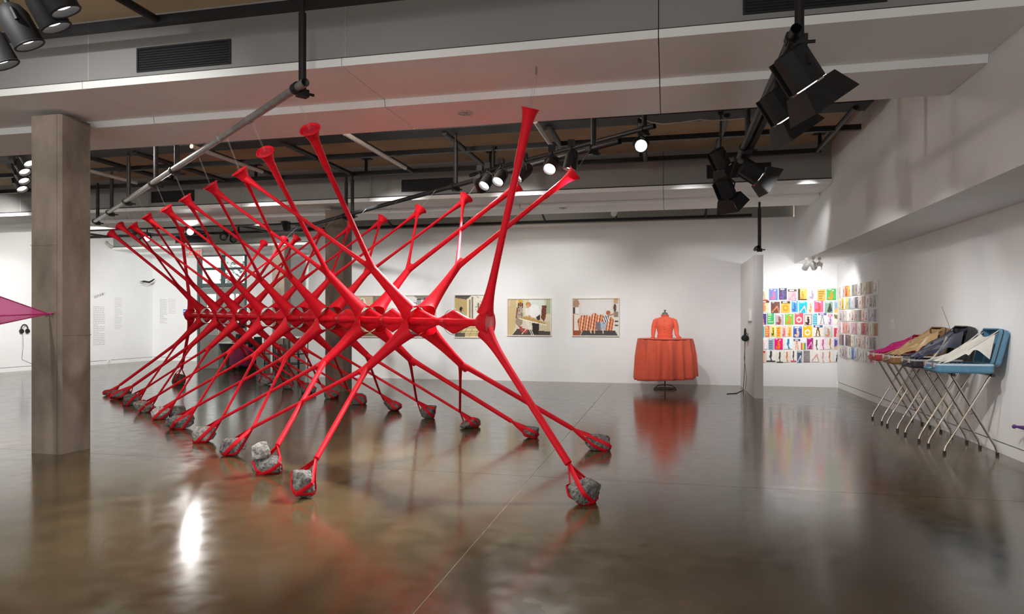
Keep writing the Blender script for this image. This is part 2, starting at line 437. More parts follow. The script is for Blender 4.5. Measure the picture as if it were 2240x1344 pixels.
# outdoors beyond the door
gy = YBB+0.3
wall('ground_outside', (XL-14, gy, -0.15), (-2, gy+16, -0.02), 'conduit')
bld = sempty('building_outside', (-14.0, gy+10, 0), 'pale building seen through the transom window')
MB().box((-30, gy+10, 0), (-6, gy+10.4, 9)).build('outside_wall', M['whiteplastic'], bld)
for xw in (-25.4, -22.2, -19.4): MB().box((xw, gy+9.97, 4.2), (xw+1.2, gy+10.01, 5.6)).build('outside_window', M['deskg'], bld)
rng = random.Random(5)
tr = thing('tree', 'small dark leafy tree outside behind the transom window', 'tree', (-18.3, gy+5.5, 0))
MB().tube([(-18.3, gy+5.5, 0), (-18.25, gy+5.5, 1.5), (-18.4, gy+5.5, 3.3)], [0.08, 0.06, 0.03], 8).build('trunk', M['rockb'], tr)
mb = MB()
for k in range(170):
    a = rng.random()*6.28; r = 0.75*math.sqrt(rng.random()); c = V(-18.3+r*math.cos(a), gy+5.5+0.5*r*math.sin(a)*rng.random(), 3.35+rng.uniform(-0.75, 0.65))
    n = nrm([rng.uniform(-1,1), rng.uniform(-1,1), rng.uniform(-1,1)]); u_ = nrm(np.cross(n, [0.3,0.2,1])); w_ = np.cross(n, u_)
    mb.add([c+u_*0.1, c+w_*0.05, c-u_*0.1, c-w_*0.05], [(0,1,2,3)])
mb.build('foliage', M['verd'], tr)['kind'] = 'stuff'
day = spot('daylight_outside', (-18.5, gy+1.5, 7.5), (-20.5, gy+10, 3.5), 4600, 130, 0.8, 0.6, (0.93, 0.97, 1))
# grey service door in the far wall
d2 = sempty('door_2', (-10.2, YBB, 0), 'flat grey service door right of the farthest column')
MB().box((-10.75, YBB-0.03, 0), (-9.75, YBB+0.0, 2.9)).build('door_leaf', M['deskg'], d2)
MB().cyl((-10.65, YBB-0.06, 1.0), (-10.65, YBB-0.06, 1.15), 0.015, 8).build('handle', M['chrome'], d2)

# ------------------------------------------------------------------ air vents
def vent(x0, x1, y, z0, z1, label):
    t = thing('air_vent', label, 'vent', ((x0+x1)/2, y, z0), 'black air vents in the beam fascias')
    MB().box((x0, y-0.004, z0), (x1, y+0.0, z1)).build('backing', M['grill'], t)
    fr = MB()
    for a, b in (((x0-0.012, y-0.014, z0-0.012), (x1+0.012, y-0.004, z0+0.004)), ((x0-0.012, y-0.014, z1-0.004), (x1+0.012, y-0.004, z1+0.012)),
                 ((x0-0.012, y-0.014, z0+0.004), (x0+0.004, y-0.004, z1-0.004)), ((x1-0.004, y-0.014, z0+0.004), (x1+0.012, y-0.004, z1-0.004))): fr.box(a, b)
    fr.build('vent_frame', M['grill'], t)
    n = 9
    for i in range(n):
        z = z0 + (i+0.5)*(z1-z0)/n
        MB().obox(((x0+x1)/2, y-0.009, z), (1,0,0), nrm((0,1,0.7)), nrm((0,-0.7,1)), x1-x0-0.01, 0.012, 0.003).build('slat', M['black'], t)
VY = (5.66, 12.24, 18.85)
vent(-4.98, -3.98, VY[0], 3.84, 4.05, 'black air vent in the nearest beam, left of the hanging grey pipe')
vent(0.59, 1.60, VY[0], 3.85, 4.06, 'black air vent at the top right edge above the spotlights')
vent(-10.44, -9.44, VY[1], 3.87, 4.08, 'black air vent in the second beam above the left red horns')
vent(-4.91, -3.91, VY[1], 3.87, 4.08, 'black air vent in the second beam behind the lit lamp bar')
vent(0.67, 1.69, VY[1], 3.87, 4.08, 'black air vent in the second beam behind the right spotlights')
vent(-15.2, -14.1, VY[2], 3.86, 4.08, 'farthest black air vent, in the beam above the double door')

# ------------------------------------------------------------------ lighting grids under the ceiling
ZG = 4.10
def grid_thing(label, loc): return thing('lighting_grid', label, 'pipe grid', loc)
def rail(root, x0, x1, y, z, r=0.036, name='rail'):
    MB().box((x0, y-r, z-r), (x1, y+r, z+r)).build(name, M['black'], root)
def post(root, x, y, z0, z1, name='ceiling_post'):
    mb = MB().cyl((x, y, z0), (x, y, z1), 0.028, 10); mb.box((x-0.09, y-0.09, z1-0.012), (x+0.09, y+0.09, z1)); mb.build(name, M['black'], root)
# bay 1
g1 = grid_thing('black steel pipe grid under the brown ceiling between the two beams', (-5, 10, ZC))
XG1 = float(onZ(1795, 330, ZG)[0])
MB().box((XL+0.05, 9.1, ZG), (2.45, 9.5, ZC)).build('steel_channel', M['blackm'], g1)
rail(g1, XL+0.05, XG1+0.25, 10.3, ZG); rail(g1, XL+0.05, XG1, 11.6, ZG)
for px in ((961, 281), (640, 322), (775, 301), (430, 322), (300, 335), (215, 350), (1215, 300), (1592, 245), (1836, 275), (1404, 292)):
    x = float(onZ(*px, ZG)[0]); MB().cyl((x, 9.3, ZG), (x, 11.62, ZG), 0.04, 10).build('crossbar', M['black'], g1)
for u in (1072, 480, 770, 1793, 244, 1405):
    x = float(onZ(u, 365 if u != 1793 else 330, ZG)[0]); post(g1, x, 11.6, ZG, ZC)
for a, b in (((755, 291), (885, 368)), ((420, 320), (572, 376)), ((1166, 266), (1216, 327)), ((205, 371), (283, 401))):
    p, q = onZ(*a, 3.98), onZ(*b, 3.98); p[0] = q[0] = (p[0]+q[0])/2
    MB().cyl(p, q, 0.033, 10).build('conduit', M['conduit'], g1)
for u in range(0, 14):
    x = -9.5 + u*0.85; MB().box((x, 9.09, ZG+0.06), (x+0.02, 9.1, ZG+0.1)).build('bolt', M['conduit'], g1)
mb = MB(); pts = [onY(u, v, 9.04) for u, v in ((1400, 258), (1425, 268), (1455, 272), (1490, 268), (1530, 262), (1560, 264), (1600, 262), (1640, 258))]
mb.tube(pts, 0.007, 6); mb.build('cable', M['conduit'], g1)
# bay 0, above the camera
g0 = grid_thing('black steel pipe grid at the top left corner of the picture', (-4, 5, ZC))
rail(g0, XL+0.05, 2.2, 5.25, ZG, 0.036); rail(g0, XL+0.05, 2.2, 3.4, ZG, 0.036)
for px in ((320, 30),):
    x = float(onZ(*px, ZG)[0]); MB().cyl((x, 3.0, ZG), (x, 5.27, ZG), 0.036, 10).build('crossbar', M['black'], g0)
for x in (-9.4, 0.9): MB().cyl((x, 3.0, ZG), (x, 5.27, ZG), 0.036, 10).build('crossbar', M['black'], g0)
for x in (-9.4, -5.0, 0.9): post(g0, x, 3.4, ZG, ZC)
# bay 2, over the picture wall
g2 = grid_thing('black steel rails in the dark gap above the picture wall', (-3, 15, ZC))
rail(g2, -8.7, 2.2, 14.85, 3.80, 0.03); rail(g2, -8.7, 1.75, 15.35, 3.655, 0.03)
for x in (-7.4, -5.6, -3.9, -2.2, -0.3, 1.2): post(g2, x, 14.85, 3.80, ZC)
for x in (-6.4, -4.4, -2.7, -1.1, 0.8): MB().cyl((x, 14.85, 3.80), (x, 15.35, 3.655), 0.024, 8).build('crossbar', M['black'], g2)
for x in (-3.2, 2.15): MB().cyl((x, 14.85, 3.8), (x-0.5, 14.1, 4.2), 0.03, 8).build('brace', M['black'], g2)
g3 = grid_thing('black steel rails high above the left exhibition corner', (-13, 17, ZC))
rail(g3, XL+0.05, -8.9, 16.2, 3.95, 0.035); rail(g3, XL+0.05, -8.9, 17.6, 3.95, 0.035)
for x in (-16.6, -14.8, -13.0, -11.2, -9.6): MB().cyl((x, 16.15, 3.95), (x, 17.65, 3.95), 0.03, 8).build('crossbar', M['black'], g3)
for x in (-15.7, -12.1): post(g3, x, 17.6, 3.95, ZC)

# ------------------------------------------------------------------ hanging pipes with rods and clamps
ZP = 3.35
def hanging_pipe(label, a, b, hangers, matp, r=0.033, name='hanging_pipe', ztop=ZG):
    t = thing(name, label, 'pipe', (np.asarray(a)+np.asarray(b))/2)
    a = np.asarray(a, float); b = np.asarray(b, float)
    mb = MB().tube([a, b], r, 14, cap=False); mb.tube([b, a], r*0.86, 14, cap=False); mb.build('pipe', M[matp], t, smooth=True)
    ax = nrm(b-a)
    for h in hangers:
        h = np.asarray(h, float); side = nrm(np.cross(ax, (0,0,1)))
        k = np.clip((h-a)@ax, 0.05, np.linalg.norm(b-a)-0.05); c = a+ax*k
        q = c + side*0.05
        zt = h[3] if len(h) > 3 else ztop
        MB().cyl((q[0], q[1], c[2]-0.03), (q[0], q[1], zt-0.12), 0.031, 12).build('hanger_rod', M['black'], t, smooth=True)
        MB().cyl((q[0], q[1], zt-0.12), (q[0], q[1], zt), 0.02, 10).build('rod_neck', M['black'], t)
        cl = MB().tube([c-ax*0.035, c+ax*0.035], r*1.35, 12); cl.obox(c+side*0.05+V(0,0,-0.035), ax, side, (0,0,1), 0.07, 0.09, 0.06)
        cl.cyl(c+side*0.09+V(0,0,-0.03), c+side*0.15+V(0,0,-0.03), 0.012, 8)
        cl.build('clamp', M['black'], t)
    return t
pl = hanging_pipe('long grey steel pipe hung above the left row of red horns', onZ(668, 180, ZP), onZ(205, 486, ZP),
    [onZ(*p, ZP) for p in ((650, 193), (393, 374), (343, 403), (289, 442), (252, 466), (214, 485))], 'steel', 0.035)
for px in ((545, 262), (480, 303)):
    c = onZ(*px, ZP); ax = nrm(onZ(205, 486, ZP)-onZ(668, 180, ZP))
    MB().tube([c-ax*0.03, c+ax*0.03], 0.04, 12).build('coupling', M['steel'], pl)
hanging_pipe('long black steel pipe hung above the right row of red horns', onZ(1356, 309, ZP), onZ(640, 503, ZP),
    [onZ(*p, ZP) for p in ((1289, 326), (977, 406), (735, 471), (755, 468))], 'black', 0.034)
hanging_pipe('short black upper pipe ending beside the dazzling lamp', onZ(1432, 276, 3.72), onZ(1029, 384, 3.72),
    [onZ(*p, 3.72) for p in ((1405, 284), (1072, 372))], 'black', 0.03)
hanging_pipe('steep black pipe carrying the spotlights at upper right', V(0.82, 4.78, ZP), V(0.82, 8.55, ZP),
    [V(0.74, 4.95, ZP), V(0.78, 8.0, ZP)], 'black', 0.034)
hanging_pipe('black drop pole standing above the white divider wall', V(1.60, 13.05, 2.75), V(1.60, 13.55, 2.75), [V(1.6, 13.3, 2.75)], 'black', 0.03, ztop=3.6)
tk = thing('power_track', 'black electrified track running beside the steep spotlight pipe', 'track', (0.9, 6.6, ZP))
MB().box((0.875, 4.95, ZP-0.03), (0.925, 8.45, ZP+0.03)).build('track_bar', M['blackm'], tk)
MB().tube([(0.868, 4.95, ZP+0.032), (0.868, 8.45, ZP+0.032)], 0.006, 6).build('track_wire', M['chrome'], tk)

# ------------------------------------------------------------------ spotlights
def spotlight(pos, aim, label, style='can', lit='lampoff', s=1.0, power=0, cone=50, mount=None, body='blackm', blend=0.5, group=None, lightr=0.05):
    pos = np.asarray(pos, float); d = nrm(np.asarray(aim, float)-pos)
    t = thing('spotlight', label, 'spotlight', pos, group)
    side = nrm(np.cross(d, (0,0,1))); upv = np.cross(side, d)
    if style == 'can':
        r, L = 0.075*s, 0.22*s
        MB().lathe(pos-d*L*0.5, d, [(0, r*0.45), (0.02*s, r*0.75), (0.07*s, r), (L, r), (L, r*0.9), (L-0.05*s, r*0.86)], 18, cap=True).build('housing', M[body], t, smooth=True)
        MB().torus(pos+d*L*0.5, d, r*0.97, 0.006*s, 20, 6).build('rim', M[body], t, smooth=True)
        MB().lathe(pos+d*(L*0.5-0.035*s), d, [(0, r*0.85), (0.012*s, r*0.5), (0.016*s, 0.001)], 16).build('lens', M[lit], t, smooth=True)
        tip = pos+d*(L*0.5+0.03)
    else:
        r, L = 0.105*s, 0.27*s
        def sq(c, w, h, k=0.3):
            P = []
            for a in range(8):
                an = math.pi/8 + a*math.pi/4; cx, cy = math.cos(an), math.sin(an)
                m_ = max(abs(cx), abs(cy)); cx, cy = (cx/m_*(1-k)+cx*k*1.08), (cy/m_*(1-k)+cy*k*1.08)
                P.append(c+side*cx*w+upv*cy*h)
            return P
        MB().rings([sq(pos-d*L*0.55, r*0.8, r*0.8), sq(pos-d*L*0.5, r, r), sq(pos+d*L*0.42, r, r)]).build('housing', M[body], t)
        MB().obox(pos-d*L*0.04-side*r*1.06, d, side, upv, L*0.95, 0.012*s, r*1.9).build('side_plate', M['black'], t)
        # flared hood with four barn-door flaps
        f0, f1 = pos+d*L*0.44, pos+d*(L*0.44+0.17*s)
        w0, w1 = r*1.12, r*1.62
        for dx, dy in ((1,0),(-1,0),(0,1),(0,-1)):
            a = side*dx+upv*dy; b = np.cross(d, a)
            p = [f0+a*w0+b*w0, f0+a*w0-b*w0, f1+a*w1-b*w1*0.98, f1+a*w1+b*w1*0.98]
            q = [x+a*0.006 for x in p]
            MB().add(p+q, [(0,1,2,3),(7,6,5,4),(0,4,5,1),(1,5,6,2),(2,6,7,3),(3,7,4,0)]).build('barn_door', M[body], t)
            MB().obox(f0+a*(w0+0.008), b, a, d, 0.05*s, 0.01, 0.012).build('hinge', M['chrome'], t)
        MB().lathe(f0-d*0.005, d, [(0, r*1.0), (0.01, r*0.6), (0.015, 0.001)], 16).build('lens', M[lit], t, smooth=True)
        tip = f1+d*0.02
    mnt = np.asarray(mount, float) if mount is not None else pos+V(0, 0, 0.3*s)
    y0, y1 = pos+side*r*1.15, pos-side*r*1.15
    top = pos + nrm(mnt-pos)*r*1.5
    MB().tube([y0, y0*0.45+top*0.55+side*r*0.5, top, y1*0.45+top*0.55-side*r*0.5, y1], 0.011*s, 6).build('yoke', M[body], t)
    if np.linalg.norm(mnt-top) > 0.01:
        MB().cyl(top, mnt, 0.014*s, 8).build('stem', M[body], t)
    MB().obox(mnt, (1,0,0), (0,1,0), (0,0,1), 0.07*s, 0.07*s, 0.07*s).build('clamp', M[body], t)
    if power:
        o = spot('lamp', tip-np.array(ROOT[t.name]), np.asarray(aim)-np.array(ROOT[t.name]), power, cone, blend, lightr)
        o.parent = t
    return t
G = 'stage spotlights on the ceiling pipes'
VR, VF = V(CA, SA, 0), V(-SA, CA, 0)
def look(p_, r_, f_, d_): return np.asarray(p_, float)+VR*r_*3+VF*f_*3-UPZ_*d_*3
UPZ_ = V(0, 0, 1)
# upper right pair, lower cluster of three
spotlight((0.87, 4.92, 3.12), look((0.87, 4.92, 3.12), 0.56, 0.05, 0.82), 'largest black barn-door spotlight at upper right, nearest the camera', 'barn', 'lampdim', 1.02, 60, 46, (0.82, 4.95, ZP), blend=1.0, group=G)
spotlight((0.86, 5.72, 3.12), look((0.86, 5.72, 3.12), 0.56, 0.06, 0.82), 'black barn-door spotlight just below the largest one at upper right', 'barn', 'lampdim', 0.92, 60, 46, (0.84, 5.75, ZP), blend=1.0, group=G)
p = onZ(1576, 348, 3.52)
spotlight(p, look(p, 0.5, 0.2, 0.85), 'black spotlight hanging left of the steep pipe above the black vent', 'barn', 'lampoff', 0.9, 0, 50, (p[0], p[1]-0.05, ZG), group=G)
spotlight((0.96, 8.42, 3.17), look((0.96, 8.42, 3.17), 0.8, 0.0, 0.5), 'black barn-door spotlight at the lower end of the steep pipe', 'barn', 'lampdim', 0.92, 60, 45, (0.84, 8.4, ZP), blend=1.0, group=G)
spotlight((0.68, 8.5, 2.99), look((0.68, 8.5, 2.99), 0.45, 0.35, 0.8), 'lowest black spotlight of the right cluster, turned to the back wall', 'barn', 'lampoff', 0.85, 0, 60, (0.8, 8.5, ZP), group=G)
# lit cans on the right pipe
CANS = [((1050, 400), 'lampoff', (-2.2, 13.0, 0.0), 'unlit black can lamp at the left end of the lit lamp bar', 0),
        ((1067, 395), 'lamp', (-3.4, 5.6, 0.0), 'small lit can lamp seen edge-on at the left of the lamp bar', 300),
        ((1096, 386), 'lamp', (-2.9, 5.2, 0.0), 'lit black can lamp left of the tall single red horn', 480),
        ((1147, 376), 'lamp', (-4.6, 6.0, 0.0), 'lit can lamp half hidden behind the tall single red horn', 300),
        ((1207, 360), 'lamp', (-1.8, 4.0, 0.1), 'bright can lamp right of the tall single red horn', 400),
        ((1250, 350), 'lampdim', (-1.6, 6.9, 0.0), 'black can lamp directly above the rightmost paired red horn', 160)]
for px, lit, aim, lab, pw in CANS:
    c = onZ(px[0], px[1], 3.17); m_ = onZ(px[0]+6, 698-(698-px[1])*1.09, ZP)
    spotlight(c, aim, lab, 'can', lit, 1.0, pw, 70, (c[0], c[1], ZP), blend=0.8, group=G)
c = onZ(1402, 285, 3.72); c[2] = 3.54
spotlight(c, (0.1, 0.6, 1.0), 'dazzling lit lamp facing the camera below the upper pipe', 'can', 'lamp', 1.05, 110, 40, (c[0], c[1], 3.70), blend=0.9, group=G)
# top left corner
for k, (px, z, lab) in enumerate((((40, 55), 3.42, 'black can lamp with ribbed bright reflector at the top left corner'),
                                  ((98, 15), 3.5, 'black can lamp behind the ribbed one at the top left corner'),
                                  ((118, -22), 3.55, 'topmost can lamp cut off by the upper picture edge at left'),
                                  ((-14, 100), 3.35, 'dark lamp hood cut off by the left picture edge'))):
    c = onZ(*px, z)
    spotlight(c, c+V(0.55, 0.55, -1.5), lab, 'can', 'lampdim', 1.25, 110 if k < 2 else 0, 60, c+V(-0.12, -0.1, 0.35), group=G)
# cluster behind the first column
for k, (px, lab) in enumerate((((58, 346), 'uppermost of the lamps stacked left behind the nearest column'), ((47, 364), 'second lamp down left behind the nearest column'),
                               ((46, 384), 'third lamp down left behind the nearest column'), ((42, 402), 'lowest lamp left behind the nearest column'))):
    c = onZ(*px, 3.72-0.06*k)
    spotlight(c, c+V(1.0, -0.15, -1.3), lab, 'can', 'lampdim', 1.1, 90 if k < 2 else 0, 60, c+V(-0.15, 0.0, 0.28), group=G)
# far lamps
for px, aim, lit, lab, pw in (((302, 514), (-9, 10, 0), 'lampoff', 'dark far lamp hanging left of the pair above the text wall', 0),
                          ((322, 520), (-7, 7.5, 0), 'lampdim', 'dark far lamp hanging beside the leftmost red horns', 0),
                          ((490, 517), (-6, 6, 0), 'lampoff', 'far black lamp above the transom, left one of two', 0),
                          ((512, 521), (-8, 9, 0), 'lampoff', 'far black lamp above the transom, right one of two', 0),
                          ((625, 492), (-10, 19, 1), 'lampoff', 'far black lamp near the top of the farthest column', 0),
                          ((416, 506), (-3.6, 4.6, 0), 'lamp', 'far lit lamp between the red horns above the exit sign', 130)):
    c = onZ(*px, 3.55)
    zt = ZB if 12.17 < c[1] < 13.99 else ZC
    spotlight(c, aim, lab, 'can', lit, 1.15, pw, 60, V(c[0], c[1], zt-0.03), group=G)
c = onY(1345, 463, 14.6)
spotlight(c, c+V(-0.4, 0.8, -0.6), 'tiny white lamp under the second beam above the fifth picture', 'can', 'lampdim', 0.8, 0, 50, V(c[0]+0.05, c[1], ZC-0.02), 'whiteplastic', group=G)
# white track heads under the bulkhead
wt = onZ(1775, 563, ZBULK)
for dx, dy, aim, lab in ((-0.07, 0.12, (2.2, 15.6, 1.4), 'left white track lamp lighting the packet wall'), (0.02, -0.05, (3.4, 14.8, 1.4), 'front white track lamp under the bulkhead'),
                         (0.16, 0.1, (2.9, 15.6, 1.3), 'right white track lamp below the bulkhead')):
    c = wt+V(dx, dy, -0.16)
    spotlight(c, aim, lab, 'can', 'lampdim', 0.72, 42, 140, V(c[0], c[1], ZBULK-0.024), 'whiteplastic', blend=0.9, group='white track lamps under the bulkhead')
# recessed downlights in the soffits
for px, z, lab in (((1018, 247), ZB, 'recessed round downlight in the nearest beam soffit'), ((1232, 455), ZB, 'small recessed downlight in the second beam soffit')):
    c = onZ(*px, z)
    t = thing('downlight', lab, 'downlight', c)
    MB().torus(c+V(0,0,-0.003), (0,0,1), 0.075, 0.008, 24, 6).build('trim_ring', M['conduit'], t, smooth=True)
    MB().lathe(c+V(0,0,-0.005), (0,0,1), [(0, 0.066), (0.004, 0.06)], 20).build('reflector', M['steel'], t)
    MB().lathe(c+V(0,0,-0.012), (0,0,1), [(0, 0.02), (0.008, 0.03)], 14).build('bulb', M['lampoff'], t)

# ------------------------------------------------------------------ rocks
ico = bmesh.new(); bmesh.ops.create_icosphere(ico, subdivisions=4, radius=1.0)
ICO_V = np.array([v.co[:] for v in ico.verts]); ICO_V /= np.linalg.norm(ICO_V, axis=1)[:, None]
ICO_F = [tuple(v.index for v in f.verts) for f in ico.faces]; ico.free()
class Rock:
    def __init__(self, c, size, seed, rot=0.0, lift=0.0):
        r = np.random.RandomState(seed)
        self.half = np.array(size)/2
        n = r.normal(size=(17, 3)); n /= np.linalg.norm(n, axis=1)[:, None]
        d = r.uniform(0.66, 0.98, 17)
        self.n = np.vstack([n, [[0,0,-1],[0,0,1],[1,0,0],[-1,0,0],[0,1,0],[0,-1,0]]]); self.d = np.concatenate([d, [0.78, 0.95, 0.97, 0.97, 0.95, 0.95]])
        self.cr, self.sr = math.cos(rot), math.sin(rot); self.ph = r.uniform(0, 6, 9)
        self.c = np.asarray(c, float).copy()
        z = self.unit(ICO_V)[:, 2]*self.half[2]
        self.c[2] += -z.min() + lift
    def unit(self, D):
        q = D @ self.n.T; q = np.where(q > 1e-4, self.d/np.maximum(q, 1e-4), 9.0)
        # soft minimum keeps the broken edges slightly worn
        k = 48.0; rad = -np.log(np.exp(-k*q).sum(1))/k
        w = 1 + 0.022*np.sin(9*D[:,0]+self.ph[0])*np.sin(8*D[:,1]+self.ph[1]) + 0.015*np.sin(17*D[:,2]+self.ph[2]+5*D[:,0]) + 0.012*np.sin(27*D[:,1]+self.ph[3]+13*D[:,2]) + 0.008*np.sin(45*D[:,0]+self.ph[4]+31*D[:,2]+3*np.sin(11*D[:,1])) + 0.006*np.sin(61*D[:,1]+self.ph[5]-37*D[:,0])
        return D*(rad*w)[:, None]
    def world(self, D, off=0.0):
        D = np.atleast_2d(D); D = D/np.linalg.norm(D, axis=1)[:, None]
        # directions are given in world space: take them into the rock's own scaled and turned space
        L = np.stack([D[:,0]*self.cr+D[:,1]*self.sr, -D[:,0]*self.sr+D[:,1]*self.cr, D[:,2]], 1)/self.half
        L /= np.linalg.norm(L, axis=1)[:, None]
        P = self.unit(L)*self.half
        W = np.stack([P[:,0]*self.cr-P[:,1]*self.sr, P[:,0]*self.sr+P[:,1]*self.cr, P[:,2]], 1)
        W = W*(1+off/np.maximum(np.linalg.norm(W, axis=1), 1e-3))[:, None]
        return W+self.c
    def build(self, label, m):
        me = bpy.data.meshes.new('rock')
        P = self.unit(ICO_V)*self.half
        W = np.stack([P[:,0]*self.cr-P[:,1]*self.sr, P[:,0]*self.sr+P[:,1]*self.cr, P[:,2]], 1)
        base = self.c.copy()
        me.from_pydata(W.tolist(), [], ICO_F); me.materials.append(M[m])
        me.polygons.foreach_set('use_smooth', [True]*len(me.polygons))
        o = bpy.data.objects.new('rock', me); col.objects.link(o); o.location = tuple(map(float, base))
        return tag(o, label, 'rock', 'rocks anchoring the red sculpture')

# ------------------------------------------------------------------ the red stretched-nylon sculpture
TH = math.radians(51.7)
AX = V(-math.sin(TH), math.cos(TH), 0); PR = V(math.cos(TH), math.sin(TH), 0); UPZ = V(0, 0, 1)
def P3(s, t, z): return PR*s + AX*t + UPZ*z
def on_plane_s(u, v, s):
    r = ray(u, v); return r*(s/(r@PR)) + V(0, 0, EYE)
SC = 3.79
sc = thing('nylon_sculpture', 'huge red stretched nylon web with horns hung from pipes and tied to rocks', 'sculpture', P3(SC, 10.5, 0))
NT = [6.27, 7.38, 8.55, 9.66, 10.78, 12.02, 13.15, 14.2]
NODE = [P3(SC, t, 1.425+0.011*(t-6)) for t in NT]
LPX = [(663,1092),(583,1040),(508,1000),(447,970),(390,940),(353,919),(318,903),(292,887),(264,875),(240,866)]
RPX = [(1305,988),(1160,961),(1030,938),(938,917),(862,901),(785,886),(725,873),(672,862),(628,852),(582,843)]
HLX = [(678,283),(580,332),(524,374),(460,405),(404,432),(363,455),(320,472),(290,492),(262,494),(243,510)]
HRX = [(1258,378),(1134,405),(1020,432),(920,457),(838,478),(770,492),(706,505),(650,520),(622,524),(577,532)]
ORD = ['first', 'second', 'third', 'fourth', 'fifth', 'sixth', 'seventh', 'eighth', 'ninth', 'tenth']
def rock_row(px, sizes, mats, side, labels):
    R = []
    for i, p in enumerate(px):
        c = onZ(*p, 0); w, d, h = sizes[i]
        cdir = nrm(V(c[0], c[1], 0)); c = c + cdir*d*0.35; c[2] = 0
        w, d, h = w*1.12, d*1.1, h*1.1
        rk = Rock(c, (w, d, h), 40+i*7+(300 if side == 'R' else 0), rot=0.3*i+YAW)
        rk.obj = rk.build(labels[i], mats[i]); R.append(rk)
    return R
LS = [(0.19,0.2,0.25),(0.24,0.22,0.16),(0.26,0.22,0.20),(0.25,0.22,0.19),(0.29,0.25,0.20),(0.30,0.25,0.20),(0.33,0.28,0.17),(0.34,0.28,0.19),(0.36,0.30,0.21),(0.24,0.2,0.12)]
RS = [(0.26,0.22,0.19),(0.19,0.18,0.15),(0.29,0.22,0.15),(0.21,0.2,0.20),(0.25,0.22,0.18),(0.27,0.25,0.20),(0.3,0.25,0.2),(0.33,0.27,0.24),(0.27,0.22,0.2),(0.32,0.28,0.26)]
LM = ['rock','rock','rock','rockl','rock','rockl','rockl','rock','rock','rockb']
RM = ['rock','rock','rock','rock','rock','rock','rock','rock','rock','rockl']
LL = ['upright grey rock at the front left end of the sculpture', 'lower grey rock carrying a paler rock, second in the left row',
      'blocky grey rock with a broad red strap, third in the left row', 'pale rock held by red straps, fourth in the left row',
      'grey angular rock, fifth in the left row from the front', 'pale grey rock, sixth in the left row from the front',
      'flat pale rock, seventh in the left row from the front', 'grey rock with red wrap, eighth in the left row from the front',
      'wide grey rock, ninth in the left row beside the brown one', 'small brown rock at the far end of the left row']
RL = ['pale-topped grey rock at the front end of the right row', 'small dark rock with a red loop, second in the right row',
      'low dark speckled rock, third in the right row', 'round grey brown rock, fourth in the right row',
      'rounded grey rock, fifth in the right row from the front', 'grey rock, sixth in the right row, just right of the column base',
      'grey rock in front of the base of the rear column', 'grey rock, eighth in the right row, left of the rear column',
      'small grey brown rock, ninth in the right row below the rack table', 'whitish grey rock at the far end of the right row']
RKL = rock_row(LPX, LS, LM, 'L', LL); RKR = rock_row(RPX, RS, RM, 'R', RL)
# companion rocks
c2 = RKL[1].c.copy(); top = RKL[1].world(V(0,0,1))[0]; Rock(V(top[0]-0.03, top[1]-0.02, 0), (0.17,0.16,0.20), 811, 0.4, top[2]-0.012).build('pale split rock resting on top of the second left rock', 'rockl')
c5 = onZ(375, 915, 0); Rock(V(c5[0], c5[1]+0.12, 0), (0.24,0.2,0.19), 812, 0.9).build('dark grey rock pressed against the sixth left rock', 'rock')
cc = onZ(1280, 1106, 0); cdir = nrm(V(cc[0], cc[1], 0)); rk0 = Rock(cc+cdir*0.09, (0.29,0.24,0.235), 903, 0.5); rk0.build('largest speckled grey rock, nearest the camera on the right', 'rock')
ce = onZ(393, 842, 0); rk9 = Rock(ce+nrm(V(ce[0], ce[1], 0))*0.1, (0.34,0.28,0.27), 917, 0.2); rk9.build('brown rock alone at the far end below the last red node', 'rockb')

SL, SR_ = 2.27, 5.14
HL = [on_plane_s(u, v, SL) for u, v in HLX]; HR = [on_plane_s(u, v, SR_) for u, v in HRX]

def frame_rings(c, D, L0, prof, upax, seg=14):
    D = nrm(D); U = nrm(upax - D*(upax@D)); W = np.cross(D, U)
    return [[c + D*l + U*a*math.cos(2*math.pi*j/seg) + W*b*math.sin(2*math.pi*j/seg) for j in range(seg)] for l, a, b in prof]

def horn(H, base_dir, R=0.085, L=0.45, r0=0.034, name='horn'):
    D = nrm(base_dir); o = np.asarray(H)-D*L
    n = 12; prof = []
    for i in range(n+1):
        x = i/n; prof.append((L*x, r0 + 0.008*x + (R-r0-0.008)*x**(6 if L > 0.2 else 1.8)))
    seg = 18
    hb = MB().lathe(o, D, prof + [(L+0.004, R*0.93), (L-0.012, R*0.8)], seg, cap=False).build(name, M['red'], sc, smooth=True)
    MB().lathe(o+D*(L-0.012), D, [(0, R*0.86), (0.012, R*0.55), (0.004, R*0.3), (0.006, 0.002)], seg, cap=False).build('membrane', M['redsheer'], hb, smooth=True)
    MB().torus(np.asarray(H), D, R, 0.005, 22, 6).build('rim', M['red'], hb, smooth=True)
    return hb
def thread(a, b):
    side = nrm(np.cross(nrm(b-a), (0,0.3,1)))*0.02
    MB().tube([a-side*0.6, b], 0.0011, 4).tube([a+side*0.6, b+side], 0.0011, 4).build('thread', M['thread'], sc)

